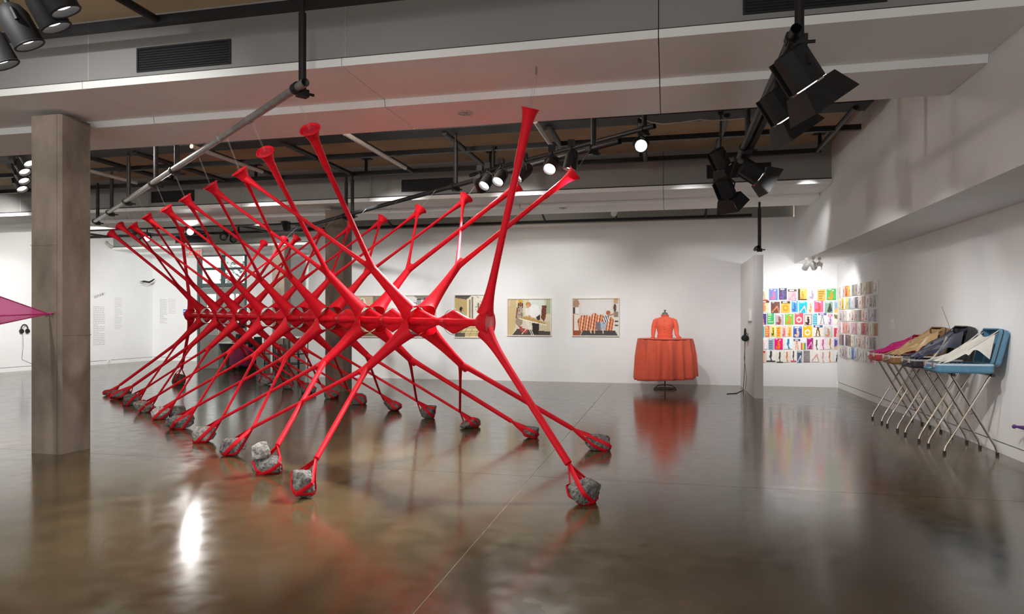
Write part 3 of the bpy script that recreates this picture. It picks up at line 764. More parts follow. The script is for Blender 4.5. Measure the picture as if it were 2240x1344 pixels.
def straps(rk, src, two=True):
    """the nylon splits above the rock and runs around it"""
    e = nrm(np.asarray(src)-rk.c); R = np.linalg.norm(rk.world(e)[0]-rk.c); J = rk.c + e*(R+0.17)
    h = nrm(np.cross(e, UPZ)); k = np.cross(h, e)
    for q, ang in enumerate((0.35, -0.5) if two else (0.1,)):
        w = nrm(h*math.cos(ang)+k*math.sin(ang)); nrmv = np.cross(e, w)
        pts = [J]; phis = np.linspace(0.75, 2*math.pi-0.75, 26)
        for ph in phis:
            d = e*math.cos(ph)+w*math.sin(ph); p_ = rk.world(d, 0.007)[0]; p_[2] = max(p_[2], 0.006); pts.append(p_)
        pts.append(J)
        P_ = [J]
        # ease from the junction to the rock
        for i in range(1, 4): P_.append(J*(1-i/4)+pts[1]*(i/4))
        P_ += pts[1:-1]
        for i in range(3, 0, -1): P_.append(J*(1-i/4)+pts[-2]*(i/4))
        P_.append(J)
        rad = [0.019]*len(P_); rad[0] = rad[-1] = 0.016
        MB().tube(P_, rad, 8, squash=0.22, up=nrmv).build('rock_strap', M['red'], sc, smooth=True)
    return J

ends = {}
def strand(parent, a, b, r0, r1, r2):
    n = 20; a = np.asarray(a); b = np.asarray(b); P_ = []; rr = []
    for i in range(n+1):
        x = i/n; p_ = a*(1-x)+b*x; P_.append(p_)
        r = r1 + (r0-r1)*math.exp(-x*9) + (r2-r1)*max(0, (x-0.8)/0.2)**2
        rr.append(r)
    MB().tube(P_, rr, 10, squash=0.9).build('strand', M['red'], parent, smooth=True)

# where each horn throat and rock junction is (computed from the nodes that pull on it)
def feeders(i): return [j for j in (i-2, i) if 0 <= j < 8]
FRK = {}
for j, c in enumerate(NODE):
    for side, HH, RK in (('L', HL, RKL), ('R', HR, RKR)):
        up = (HH[j]+HH[j+2])/2; dn = (RK[j].c+RK[j+2].c)/2
        FRK[(j, side, 'u')] = c + (up-c)*(0.40 if side == 'R' else 0.36)
        FRK[(j, side, 'd')] = c + (dn-c)*0.38
THROAT = {}; JUNC = {}
for side, HH, RK in (('L', HL, RKL), ('R', HR, RKR)):
    for i in range(10):
        fs = feeders(i)
        src = sum(FRK[(j, side, 'u')] for j in fs)/len(fs); D = nrm(HH[i]-src)
        if len(fs) == 2: D = nrm(D + UPZ*0.1)
        if len(fs) == 1:
            Lh = 0.42; THROAT[(side, i)] = HH[i]-D*Lh*0.86; horn(HH[i], D, 0.085, Lh, 0.03)
        else:
            Lh = 0.10; THROAT[(side, i)] = HH[i]-D*Lh*0.75; horn(HH[i], D, 0.09, Lh, 0.046)
        src = sum(FRK[(j, side, 'd')] for j in fs)/len(fs)
        JUNC[(side, i)] = straps(RK[i], src)
        pz = 3.35
        Hs = HH[i]; off = -0.11 if side == 'L' else 0.28
        thread(Hs, V(Hs[0], Hs[1], 0)+PR*off+AX*0.05+UPZ*(pz-0.02))
for j, c in enumerate(NODE):
    RN = 0.145
    for side, sg in (('L', -1), ('R', 1)):
        for ud, zg in (('u', 1), ('d', -1)):
            fk = FRK[(j, side, ud)]; dvec = fk-c; Lf = np.linalg.norm(dvec); D = nrm(dvec)
            prof = []; n = 22; l0 = 0.1025
            for i in range(n+1):
                x = i/n; l = l0+(Lf-l0+0.05)*x; e = math.exp(-(l-l0)/0.30)
                prof.append((l, 0.034+(0.115-0.034)*e, 0.032+(0.104-0.032)*e))
            RG = frame_rings(c, D, l0, prof, AX, 24)
            RG = [[p_ + D*0.085*math.cos(2*math.pi*q/24)**2*math.exp(-(l-l0)/0.10) for q, p_ in enumerate(ring)] for ring, (l, _, _) in zip(RG, prof)]
            arm = MB().rings(RG, False, True).build('arm', M['red'], sc, smooth=True)
            hoop = list(RG[0]) + [RG[0][0]]
            MB().tube(hoop, 0.0035, 5, cap=False).build('hoop', M['red'], arm)
            for i in (j, j+2):
                single = len(feeders(i)) == 1
                r1 = 0.027 if single else 0.018
                tgt = THROAT[(side, i)] if ud == 'u' else JUNC[(side, i)]
                strand(arm, fk-D*0.06, tgt, 0.036, r1, (0.027 if single else 0.044) if ud == 'u' else r1)
# spine: bodies pinched between the nodes, pulled to four points at every hoop
TE0, TE1 = 5.06, 15.42
def spine_z(t): return 1.425+0.011*(t-6)
stars = []
for j, t in enumerate(NT): stars.append((t, 0.145, 0.37))
for q, (a, b) in enumerate(zip(NT[:-1], NT[1:])): stars.append(((a+b)/2, 0.135, 0.29 if q == 0 else 0.37))
stars += [(5.60, 0.125, 0.26), (14.85, 0.125, 0.25)]
stars.sort()
def star_ring(t, R, k, seg=32):
    c = P3(SC, t, spine_z(t)); out = []
    for q in range(seg):
        a = 2*math.pi*q/seg; m4 = abs(math.cos(2*a)); f = (1-k) + k*(0.50+0.50*m4**1.6)
        out.append(c + PR*R*f*math.cos(a) + UPZ*R*f*math.sin(a))
    return out
bounds = [TE0+0.12] + [(stars[i][0]*stars[i+1][2]+stars[i+1][0]*stars[i][2])/(stars[i][2]+stars[i+1][2]) for i in range(len(stars)-1)] + [TE1-0.12]
for i, (t, R, hw) in enumerate(stars):
    a, b = bounds[i], bounds[i+1]; rings_ = []
    for x in np.linspace(a, b, 17):
        w = max(0.0, 1-abs(x-t)/(hw*1.05)); w = w**1.15
        rings_.append(star_ring(x, 0.036+(R-0.036)*w, min(1, w*1.4)))
    sb = MB().rings(rings_, False, False).build('spine_body', M['red'], sc, smooth=True)
    MB().torus(P3(SC, t, spine_z(t)), AX, R+0.003, 0.0022, 36, 5).build('hoop', M['wire'], sb)
# the two end bulbs
for te, sgn, rk, hpx, jr in ((TE0, -1, rk0, (1160, 238), 0.04), (TE1, 1, rk9, (396, 500), 0.03)):
    zc = spine_z(te); c = P3(SC, te, zc)
    N0 = nrm(V(0.98, -0.15, 0)) if sgn < 0 else nrm(AX-PR*0.3)
    st0 = P3(SC, te-sgn*0.13, zc); mc = c + N0*0.03; RG = []
    for i in range(13):
        x = i/12; axd = nrm(AX*sgn*(1-x)+N0*x); cc_ = st0*(1-x)**2 + (c-AX*sgn*0.03)*2*x*(1-x) + mc*x*x
        r = 0.036+(0.122-0.036)*math.sin(x*math.pi/2)**0.6; w = nrm(np.cross(axd, UPZ))
        RG.append([cc_ + w*r*math.cos(2*math.pi*q/28)+UPZ*r*math.sin(2*math.pi*q/28) for q in range(28)])
    eb = MB().rings(RG, False, False).build('end_bulb', M['red'], sc, smooth=True)
    MB().torus(mc, N0, 0.122, 0.005, 36, 6).build('hoop', M['red'], eb, smooth=True)
    MB().lathe(mc-N0*0.004, N0, [(0, 0.12), (0.004, 0.07), (0.006, 0.002)], 28, cap=False).build('membrane', M['pinkdisc'], eb, smooth=True)
    H = on_plane_s(hpx[0], hpx[1], SC)
    for tgt, ud in ((H, 1), (rk.c, -1)):
        a = mc + UPZ*ud*0.085 - N0*0.045
        D = nrm(tgt-a)
        if ud == 1:
            horn(H, D, 0.075 if sgn < 0 else 0.09, 0.5, 0.036); end = H-D*0.43
        else:
            end = straps(rk, a)
        Lf = np.linalg.norm(end-a); prof = []
        for i in range(25):
            l = Lf*i/24; e = math.exp(-l/0.15); prof.append((l, 0.031+0.05*e, 0.031+0.05*e))
        MB().rings(frame_rings(a, D if ud == 1 else nrm(end-a), 0, prof, AX), True, True).build('arm', M['red'], sc, smooth=True)
    if sgn < 0: thread(H, onZ(1173, 148, ZA))
    else: thread(H, H+UPZ*0.5)
tag(MB().cyl(onZ(1173, 146, ZA)+V(0,0,-0.04), onZ(1173, 146, ZA), 0.008, 8).torus(onZ(1173, 146, ZA)+V(0,0,-0.055), (1,0,0), 0.014, 0.004, 14, 6).build('ceiling_hook', M['steel'], origin=onZ(1173, 146, ZA)), 'small steel hook in the nearest beam holding the tall single horn', 'hook')

# ------------------------------------------------------------------ prints
def lin(a):
    a = np.asarray(a, float); return np.where(a <= 0.04045, a/12.92, ((a+0.055)/1.055)**2.4)
class Can:
    def __init__(s, w, h, bg):
        s.w, s.h = w, h; s.a = np.zeros((h, w, 3)); s.a[:] = s.c(bg)
        yy, xx = np.mgrid[0:h, 0:w]; s.x = (xx+0.5)/w; s.y = (yy+0.5)/h
    def c(s, h): h = h.lstrip('#'); return np.array([int(h[i:i+2], 16)/255 for i in (0, 2, 4)])
    def m(s, mask, colr): s.a[mask] = s.c(colr); return s
    def rect(s, x0, y0, x1, y1, colr): return s.m((s.x >= x0)&(s.x < x1)&(s.y >= y0)&(s.y < y1), colr)
    def ell(s, cx, cy, rx, ry, colr): return s.m(((s.x-cx)/rx)**2+((s.y-cy)/ry)**2 < 1, colr)
    def mask(s, pts):
        inside = np.zeros(s.x.shape, bool); n = len(pts)
        for i in range(n):
            (x1, y1), (x2, y2) = pts[i], pts[(i+1) % n]
            if y1 == y2: continue
            cond = ((y1 > s.y) != (y2 > s.y)) & (s.x < (x2-x1)*(s.y-y1)/(y2-y1)+x1); inside ^= cond
        return inside
    def poly(s, pts, colr): return s.m(s.mask(pts), colr)
    def line(s, x0, y0, x1, y1, w, colr):
        d = np.hypot(x1-x0, y1-y0)+1e-9; tx, ty = (x1-x0)/d, (y1-y0)/d
        k = np.clip((s.x-x0)*tx+(s.y-y0)*ty, 0, d); return s.m(np.hypot(s.x-x0-k*tx, s.y-y0-k*ty) < w/2, colr)
    def noise(s, amt, seed): s.a = np.clip(s.a+np.random.RandomState(seed).normal(0, amt, s.a.shape[:2])[..., None], 0, 1); return s
def print_plate(name, can, o, ux, uz, W, Hh, thick, nrm_dir, parent=None, origin=None):
    """a thin printed card: front face a grid of inked cells, plus edges and back"""
    o, ux, uz, nd = (np.asarray(q, float) for q in (o, ux, uz, nrm_dir)); w, h = can.w, can.h
    mb = MB(); base = o+nd*thick
    mb.v = [tuple(base+ux*W*i/w-uz*Hh*j/h) for j in range(h+1) for i in range(w+1)]
    mb.f = [(j*(w+1)+i, j*(w+1)+i+1, (j+1)*(w+1)+i+1, (j+1)*(w+1)+i) for j in range(h) for i in range(w)]
    cols = lin(can.a).reshape(-1, 3)
    q = [o, o+ux*W, o+ux*W-uz*Hh, o-uz*Hh]; r_ = [p+nd*thick for p in q]
    mb.add(q+r_, [(0,1,2,3),(0,4,5,1),(1,5,6,2),(2,6,7,3),(3,7,4,0)])
    cols = np.vstack([cols, np.full((5, 3), 0.75)])
    o0 = ROOT.get(parent.name) if parent is not None else (origin if origin is not None else tuple(o))
    me = mb.mesh(name, o0); me.materials.append(M['ink'])
    at = me.attributes.new('ink', 'FLOAT_COLOR', 'FACE'); at.data.foreach_set('color', np.hstack([cols, np.ones((len(cols), 1))]).astype(np.float32).ravel())
    ob = bpy.data.objects.new(name, me); col.objects.link(ob)
    if parent is not None: ob.parent = parent
    else: ob.location = tuple(map(float, o0))
    ROOT[ob.name] = o0
    return ob
def pic_woman_wall():
    c = Can(64, 80, '#b9a78c'); c.rect(0, 0, 0.62, 1, '#c8b79c'); c.rect(0.62, 0, 1, 1, '#8c8069'); c.rect(0.66, 0, 0.7, 1, '#7a6f5a')
    c.ell(0.28, 0.30, 0.14, 0.26, '#efe9dd'); c.ell(0.27, 0.12, 0.05, 0.05, '#a88a6c'); c.ell(0.3, 0.62, 0.2, 0.2, '#c99a74'); c.ell(0.55, 0.5, 0.13, 0.14, '#d7a24f')
    c.rect(0, 0.84, 1, 1, '#7f7258'); c.rect(0.35, 0.8, 0.8, 0.93, '#d8c9a6'); return c.noise(0.02, 1)
def pic_interior():
    c = Can(64, 80, '#dcdedb'); c.rect(0, 0, 0.1, 1, '#c4b08e'); c.poly([(0.3, 0), (1, 0), (1, 0.08), (0.5, 0.1)], '#8b857a')
    c.rect(0.32, 0.16, 0.40, 0.28, '#4a4a48'); c.rect(0.335, 0.175, 0.385, 0.265, '#cfcdc8'); c.rect(0.42, 0.08, 0.56, 0.42, '#2d3236')
    for x in (0.44, 0.49, 0.53): c.rect(x, 0.1, x+0.025, 0.4, '#b9c4c8')
    c.rect(0.64, 0.05, 0.95, 0.5, '#5e4a42'); c.ell(0.76, 0.15, 0.13, 0.1, '#6d3328'); c.ell(0.74, 0.22, 0.08, 0.09, '#d9a083'); c.ell(0.8, 0.4, 0.2, 0.14, '#e0b79c')
    c.rect(0.1, 0.55, 1, 1, '#a59a8a'); c.ell(0.5, 0.72, 0.3, 0.16, '#8a3f36'); c.rect(0.1, 0.88, 1, 1, '#5d5148'); return c.noise(0.02, 2)
def pic_courtyard():
    c = Can(64, 80, '#e6e2d6'); c.rect(0, 0, 0.36, 0.9, '#c4ac74'); c.poly([(0, 0), (0.5, 0), (0.36, 0.1), (0.0, 0.06)], '#57504a')
    c.rect(0.36, 0.08, 0.42, 0.9, '#e9dcb9'); c.rect(0.42, 0.1, 0.47, 0.7, '#8f8468'); c.rect(0.5, 0.04, 0.55, 0.7, '#77705f'); c.rect(0.68, 0.18, 0.74, 0.36, '#8d7059')
    for k in range(26):
        r_ = random.Random(k); c.ell(0.58+r_.random()*0.4, r_.random()*0.4, 0.012, 0.02, '#9a9a90')
    c.ell(0.18, 0.33, 0.05, 0.06, '#2a211d'); c.ell(0.23, 0.37, 0.035, 0.05, '#c9957a'); c.ell(0.22, 0.55, 0.12, 0.16, '#a9b7a0'); c.ell(0.3, 0.7, 0.16, 0.1, '#9c4a3e')
    c.poly([(0, 0.84), (0.4, 0.72), (1, 0.72), (1, 1), (0, 1)], '#d9c796')
    for k in range(6): c.line(0.25+k*0.16, 0.72, 0.02+k*0.2, 1.0, 0.012, '#8d7c58'); c.line(0, 0.78+k*0.045, 1, 0.78+k*0.045, 0.010, '#8d7c58')
    c.rect(0, 0.9, 0.3, 1, '#5c564c'); return c.noise(0.02, 3)
def pic_ironing():
    c = Can(90, 74, '#d8d0b4'); c.poly([(0, 0), (0.2, 0), (0.18, 0.76), (0.1, 1), (0, 1)], '#c8b488'); c.rect(0.5, 0, 0.86, 0.42, '#dfe6df'); c.rect(0.9, 0.0, 1, 0.4, '#a9bb97'); c.rect(0, 0, 0.06, 0.2, '#d9b9a6')
    c.poly([(0.1, 1), (0.22, 0.82), (0.6, 0.86), (1, 0.9), (1, 1)], '#4a433e'); c.rect(0.72, 0.62, 1, 0.88, '#cfc3a2')
    c.ell(0.27, 0.36, 0.09, 0.22, '#cbbfae')
    for k in range(9): c.line(0.2+0.018*k, 0.22+0.02*(k % 3), 0.22+0.016*k, 0.5, 0.008, '#6a5040')
    c.ell(0.29, 0.07, 0.062, 0.07, '#cfae3a'); c.ell(0.295, 0.15, 0.042, 0.065, '#875640'); c.line(0.24, 0.12, 0.25, 0.24, 0.025, '#3a2a22'); c.line(0.345, 0.12, 0.34, 0.24, 0.02, '#3a2a22')
    c.ell(0.26, 0.63, 0.085, 0.12, '#9c8a76'); c.line(0.22, 0.25, 0.2, 0.52, 0.04, '#8d5c46'); c.poly([(0.24, 0.74), (0.47, 0.8), (0.46, 0.94), (0.33, 0.95)], '#a64a3a')
    c.poly([(0.36, 0.58), (0.55, 0.62), (0.58, 0.86), (0.33, 0.8)], '#d9cfc0')
    c.ell(0.62, 0.33, 0.13, 0.18, '#eef1ef'); c.poly([(0.4, 0.26), (0.52, 0.26), (0.5, 0.48), (0.42, 0.48)], '#e9e6de'); c.ell(0.48, 0.15, 0.062, 0.075, '#c78a46'); c.ell(0.475, 0.19, 0.04, 0.05, '#d6a27c')
    c.poly([(0.57, 0.66), (0.74, 0.68), (0.72, 0.98), (0.58, 0.96)], '#29231f'); c.poly([(0.66, 0.5), (0.76, 0.42), (0.76, 0.58), (0.7, 0.6)], '#2f2a27')
    c.poly([(0.8, 0.17), (0.91, 0.17), (0.89, 0.5), (0.85, 0.62), (0.78, 0.52)], '#6c2d26')
    for k in range(12): c.ell(0.8+0.09*((k*37 % 11)/11), 0.2+0.032*k, 0.009, 0.012, '#a8683e')
    c.poly([(0.26, 0.51), (0.46, 0.47), (0.9, 0.66), (0.86, 0.70), (0.3, 0.55)], '#b79a57'); c.line(0.27, 0.54, 0.9, 0.72, 0.022, '#f2efe8'); c.line(0.5, 0.46, 0.56, 0.54, 0.04, '#d6a27c')
    c.line(0.46, 0.6, 0.6, 0.99, 0.014, '#f2efe8'); c.line(0.42, 0.6, 0.56, 0.99, 0.012, '#f2efe8'); c.line(0.44, 0.82, 0.33, 0.97, 0.012, '#f2efe8'); return c.noise(0.018, 4)
def pic_sofa():
    c = Can(90, 74, '#d9d8d3'); c.rect(0.2, 0.0, 0.85, 0.4, '#dedfdc'); c.rect(0, 0, 0.12, 0.85, '#c9b8a0'); c.ell(0.07, 0.13, 0.07, 0.11, '#a8866a'); c.rect(0, 0.23, 0.05, 0.4, '#3d3b40'); c.rect(0.05, 0.23, 0.13, 0.41, '#e9e8e4')
    c.rect(0.02, 0.43, 0.13, 0.86, '#e6dfd5'); c.rect(0, 0.43, 0.02, 1, '#a2563a'); c.rect(0, 0.86, 0.18, 1, '#9a4c34')
    mk = c.mask([(0.1, 0.58), (0.19, 0.45), (0.35, 0.44), (0.39, 0.5), (0.44, 0.4), (0.5, 0.39), (0.55, 0.45), (0.65, 0.43), (0.72, 0.52), (0.86, 0.5), (0.92, 0.6), (0.86, 0.88), (0.12, 0.86)])
    st = np.floor((c.x+0.12*c.y)*34).astype(int) % 4
    for k, h_ in enumerate(('#c6552f', '#e9d0ae', '#a23c22', '#dca574')): c.m(mk & (st == k), h_)
    c.rect(0.9, 0.0, 1, 0.13, '#cda474'); c.ell(0.925, 0.25, 0.032, 0.11, '#5c4432'); c.rect(0.9, 0.35, 1, 0.5, '#8e8170'); c.rect(0.92, 0.6, 1, 0.64, '#4a4038'); c.rect(0.92, 0.7, 1, 0.74, '#5a5046')
    c.poly([(0.5, 0.62), (0.62, 0.66), (0.6, 0.86), (0.53, 0.86)], '#6b7680'); c.poly([(0.6, 0.62), (0.76, 0.62), (0.7, 0.92), (0.63, 0.92)], '#a9bac6')
    mk2 = c.mask([(0.66, 0.48), (0.78, 0.45), (0.8, 0.6), (0.68, 0.68)]); c.m(mk2, '#f1f0ec'); c.m(mk2 & ((np.floor((c.x-0.3*c.y)*42).astype(int) % 2) == 0), '#2c3358')
    c.ell(0.78, 0.38, 0.05, 0.06, '#b25d3a'); c.line(0.8, 0.45, 0.9, 0.42, 0.05, '#b98a72')
    c.poly([(0.14, 1), (0.2, 0.87), (0.93, 0.87), (1, 1)], '#4a4442'); c.line(0.16, 0.99, 0.21, 0.88, 0.012, '#d8c9b0'); c.line(0.94, 0.88, 0.99, 0.99, 0.012, '#d8c9b0')
    for x in (0.39, 0.47, 0.66): c.line(x, 0.84, x+0.01, 0.94, 0.025, '#e0c4ae')
    return c.noise(0.018, 5)
PICS = [(-7.56, -6.72, 1.0, 2.03, pic_woman_wall, 'framed portrait-format photograph of a pale figure against brown walls, leftmost'),
        (-6.25, -5.42, 1.0, 2.03, pic_interior, 'framed portrait-format photograph of a red-haired person in a white room'),
        (-4.95, -4.10, 1.0, 2.03, pic_courtyard, 'framed portrait-format photograph of a dark-haired sitter by a sunny courtyard'),
        (-3.66, -2.61, 1.05, 1.93, pic_ironing, 'framed photograph of two people at an ironing board'),
        (-2.13, -1.06, 1.05, 1.93, pic_sofa, 'framed photograph of a person lounging on an orange striped sofa')]
for x0, x1, z0, z1, fn, lab in PICS:
    t = thing('framed_photograph', lab, 'picture', ((x0+x1)/2, YB, z0), 'framed photographs on the back wall')
    fw, dp = 0.022, 0.045
    mb = MB()
    mb.box((x0, YB-dp, z0), (x0+fw, YB, z1)); mb.box((x1-fw, YB-dp, z0), (x1, YB, z1)); mb.box((x0+fw, YB-dp, z0), (x1-fw, YB, z0+fw)); mb.box((x0+fw, YB-dp, z1-fw), (x1-fw, YB, z1))
    mb.build('frame', M['frame'], t)
    print_plate('photo_print', fn(), (x0+fw, YB-0.001, z1-fw), (1,0,0), (0,0,1), x1-x0-2*fw, z1-z0-2*fw, 0.018, (0,-1,0), t)

# ------------------------------------------------------------------ hosiery packets on the wall
PK = '''95-235 f3e6d8 legs c9a58a b:e0443c|265-490 6f86c8 figure d9709a|515-720 4a4668 figure 6a4f96 t:3a3f55|745-975 b9a6ab diag c98aa8 t:5d4a40|1005-1235 e9b85e figure d8943c l:4a3c28|1270-1475 d9d7e8 figure a8a0bd|1510-1715 e2b45c lines a87c38|1745-1990 57b866 figure d99a30|2015-2180 b89a7c diag d9b48c
95-265 ecd2b4 figure d98e5c t:5a4a38|310-540 6e4a40 diag c9805a|570-805 f0b24c disc e88a2c t:4a3522|840-1000 4a9cd4 figure 3a62b0|1030-1240 19b6d6 diag e8c4b4|1270-1395 e6d8c8 figure e0945c|1425-1660 e8709c figure e0564a|1695-1905 8fb4a2 skirt 4a4c4c|1945-2175 92b4c8 hill eebb66
85-190 5a3f86 legs e89aa0|210-390 3fb070 lines b8d8a0|415-640 b4aeb6 figure 9a4f4a|670-895 7cc04c figure d98a3a|920-1145 e8566a disc f6c8c0|1170-1365 d8c8bc figure 3a2c30 o:5a4c50|1385-1500 52b4cc lines 9cc8e0|1530-1740 f0eef6 legs a8a4a0 t:6a5fb0|1785-1895 e2d6e2 figure a878b0 t:d85a9c|1935-2175 eee8de hilld 8a7c50
85-140 48b0ac lines e8b088|160-275 e8705c lines e8d84a|310-420 e8dc5a figure 5a5a20|450-565 f2b43a lines e8703a|590-705 eeb4ae figure c8666a|735-850 f0c878 figure d98a30|885-1110 3f55a8 figure d8c0a8 t:6a90c8|1135-1370 f8b62a disc fdf0c8|1405-1640 ede6d6 legs 6a4a34 t:3f5f96|1680-1900 c8ccce figure c89878|1935-2160 d94560 legs f6c8c0 t:f4eeee
85-225 f3e9ea figure e4c8ce|250-380 8ba2b6 lines 5f7a96|400-615 e81e78 figure f07a2a|650-865 e4f0f4 leg 2a8ab8|895-1065 f0e4e0 legs d89c7c t:5a4f86|1085-1205 e8e8f0 rainbow d84a4a|1235-1395 a82a78 diag e0a4c0|1420-1560 efede6 leg 4a5450|1575-1730 f2dce8 leg c8568c|1755-1920 f0ece8 leg c08a58|1945-2160 5a55a8 hill e8c0a0
80-165 e2b8a0 leg d8a088 t:d8404a|195-425 efefea leg 4a4a4a b:3a3a3a|455-625 ece8dc leg 55503c b:3a3a3a|650-800 eee4da leg d88a58|820-960 f1efe8 leg 555555 b:e05a7a|985-1115 4a6478 diag d8dce0|1150-1310 9a9094 lines 8a8084 o:6a5e64|1340-1555 ece8e2 diag d4a898|1585-1720 eae0de leg c8a09a|1755-1890 f0ebe2 leg c88a5a|1930-2155 eeeeee legs 2c2a34'''
ROWPX = [(632, 657), (659.3, 684.2), (686.6, 710.5), (713, 737.5), (740.6, 765.2), (767.4, 793)]
NAMES = [('white', 'f2f0ee'), ('cream', 'f0e4cc'), ('pale pink', 'f0d8dc'), ('grey', 'a8a6a8'), ('dark grey', '55585c'), ('tan', 'b8987a'), ('brown', '6e4a40'), ('black', '202020'), ('red', 'd8404a'), ('coral', 'e8705c'),
         ('hot pink', 'e81e78'), ('pink', 'e8709c'), ('orange', 'f0962c'), ('golden', 'e9b85e'), ('yellow', 'f0dc4a'), ('green', '4ab466'), ('lime green', '7cc04c'), ('sage green', '8fb4a2'), ('teal', '48b0ac'), ('turquoise', '19b6d6'),
         ('sky blue', '6aa8d8'), ('blue', '3f55a8'), ('slate blue', '8ba2b6'), ('violet', '5a3f86'), ('lavender', 'd9d7e8'), ('plum', 'a82a78'), ('periwinkle', '6f86c8')]
def cname(h):
    a = np.array([int(h[i:i+2], 16) for i in (0, 2, 4)])
    return min(NAMES, key=lambda n: ((np.array([int(n[1][i:i+2], 16) for i in (0, 2, 4)])-a)**2).sum())[0]
ROWN = ['top', 'second', 'third', 'fourth', 'fifth', 'bottom']
def packet_can(bg, motif, fg, extra, seed, w=16, h=20):
    r_ = random.Random(seed); c = Can(w, h, bg)
    if motif == 'figure':
        c.ell(0.5, 0.3, 0.12, 0.1, fg); c.poly([(0.36, 0.4), (0.64, 0.38), (0.72, 0.66), (0.6, 0.95), (0.3, 0.95), (0.42, 0.66)], fg); c.ell(0.25, 0.8, 0.12, 0.12, fg); c.ell(0.68, 0.16, 0.1, 0.05, 'f4f0ec')
    elif motif == 'legs':
        c.line(0.44, 0.25, 0.3, 0.95, 0.13, fg); c.line(0.54, 0.25, 0.68, 0.95, 0.13, fg)
    elif motif == 'leg': c.line(0.5, 0.2, 0.46, 0.6, 0.26, fg); c.line(0.46, 0.6, 0.56, 0.92, 0.15, fg); c.line(0.56, 0.92, 0.7, 0.93, 0.08, fg)
    elif motif == 'diag': c.line(0.15, 0.9, 0.72, 0.4, 0.14, fg); c.line(0.72, 0.4, 0.9, 0.92, 0.12, fg)
    elif motif == 'disc': c.ell(0.5, 0.6, 0.34, 0.28, fg); c.ell(0.5, 0.6, 0.16, 0.13, bg)
    elif motif == 'lines':
        for k in range(4): c.rect(0.12, 0.15+k*0.2, 0.5+0.4*r_.random(), 0.24+k*0.2, fg)
    elif motif == 'hill': c.poly([(0, 1), (0, 0.75), (0.45, 0.5), (1, 0.7), (1, 1)], fg); c.ell(0.75, 0.5, 0.15, 0.14, fg)
    elif motif == 'hilld': c.poly([(0, 0.05), (1, 0.05), (0.9, 0.4), (0.5, 0.55), (0.05, 0.42)], fg); c.line(0.4, 0.5, 0.36, 1, 0.07, 'd8a890'); c.line(0.55, 0.5, 0.6, 1, 0.07, 'd8a890')
    elif motif == 'skirt': c.poly([(0.6, 0.15), (0.72, 0.15), (0.95, 0.8), (0.5, 0.95), (0.3, 0.85)], fg)
    elif motif == 'rainbow':
        for k, q in enumerate(('d84a4a', 'f0962c', 'f0dc4a', '4ab466', '3f78a8')): c.rect(k/5, 0.42, (k+1)/5, 1, q)
    for e in extra:
        k, q = e.split(':')
        if k == 't': c.rect(0, 0, 1, 0.2, q); c.rect(0.2, 0.07, 0.7, 0.13, 'e8e4e0')
        elif k == 'b': c.rect(0, 0.88, 1, 1, q)
        elif k == 'l': c.rect(0, 0, 0.28, 1, q); c.rect(0, 0.88, 1, 1, q)
        elif k == 'o': c.rect(0, 0, 0.07, 1, q); c.rect(0.93, 0, 1, 1, q); c.rect(0, 0, 1, 0.05, q); c.rect(0, 0.95, 1, 1, q)
    if not extra: c.rect(0.12, 0.05, 0.12+0.5*r_.random()+0.2, 0.1, 'f2efec')
    return c.noise(0.03, seed)
MDESC = dict(figure='a posed figure', legs='two legs', leg='one leg', diag='crossed legs', disc='a round emblem', lines='lettering bands', hill='a reclining shape', hilld='a flared skirt', skirt='a dark wide skirt', rainbow='rainbow stripes')
for ri, line in enumerate(PK.split('\n')):
    items = line.split('|')
    for k, it in enumerate(items):
        f = it.split(); x0, x1 = map(float, f[0].split('-')); bg, motif, fg = f[1:4]
        u0, u1 = 1660+x0/11.79, 1660+x1/11.79; v0, v1 = ROWPX[ri]
        if k == 0: u0 -= 9
        a = onY(u0, v0, YB); b = onY(u1, v1, YB)
        seed = ri*20+k; thick = 0.006+0.004*(seed % 3)
        jz = 0.012*((seed*7) % 3-1)
        ob = print_plate('hosiery_packet', packet_can(bg, motif, fg, f[4:], seed), (a[0], YB, a[2]+jz), (1,0,0), (0,0,1), b[0]-a[0], a[2]-b[2], thick, (0,-1,0))
        tag(ob, '%s packet with %s, %s from left, %s row, back wall' % (cname(bg), MDESC[motif], (ORD+['eleventh'])[k], ROWN[ri]), 'packet', 'hosiery packets on the back wall')
# side wall packets (each row seen at a slant)
SIDE = [('e4e0e0 d0c8c8 e8703c f4a050 8a8680 9a958c f4f0ec ece4d4 c8b890 8a7c50 e8e4dc', 'orange'),
        ('f0e8c8 e8b83c e0c870 9ab0b4 c4ccd0 6a6670 e4d8cc d8c0b0 f6f4f2 c4b0b8 9aa4a8', ''),
        ('d4cccc c8c0c0 e8e0d8 f0ece0 d8c4c0 a89c94 8e847c e8ccc0 f0f0f4 d4d4e4 a8a4bc', ''),
        ('e8c8c8 e4a8a0 d8a090 d8b8b8 cca8b0 c8a0a4 f0ecea d0505c b8a89c f4efe8 b08058', ''),
        ('b09c9c 705c68 6a5a70 8a7068 f0ead8 d0d4cc e0bcb4 e4dcd4 f0ece6 a8a8a8 8c9094', ''),
        ('dcdad6 c4b4bc b0aab0 e8e8dc 6a90d0 c8d4e4 d4d8cc e4e0dc d8d4d0 e890a8 f0eeec', '')]
zrow = [(onX(1886, v, XR)[2]) for v in (630, 661, 692, 722, 752, 781)]
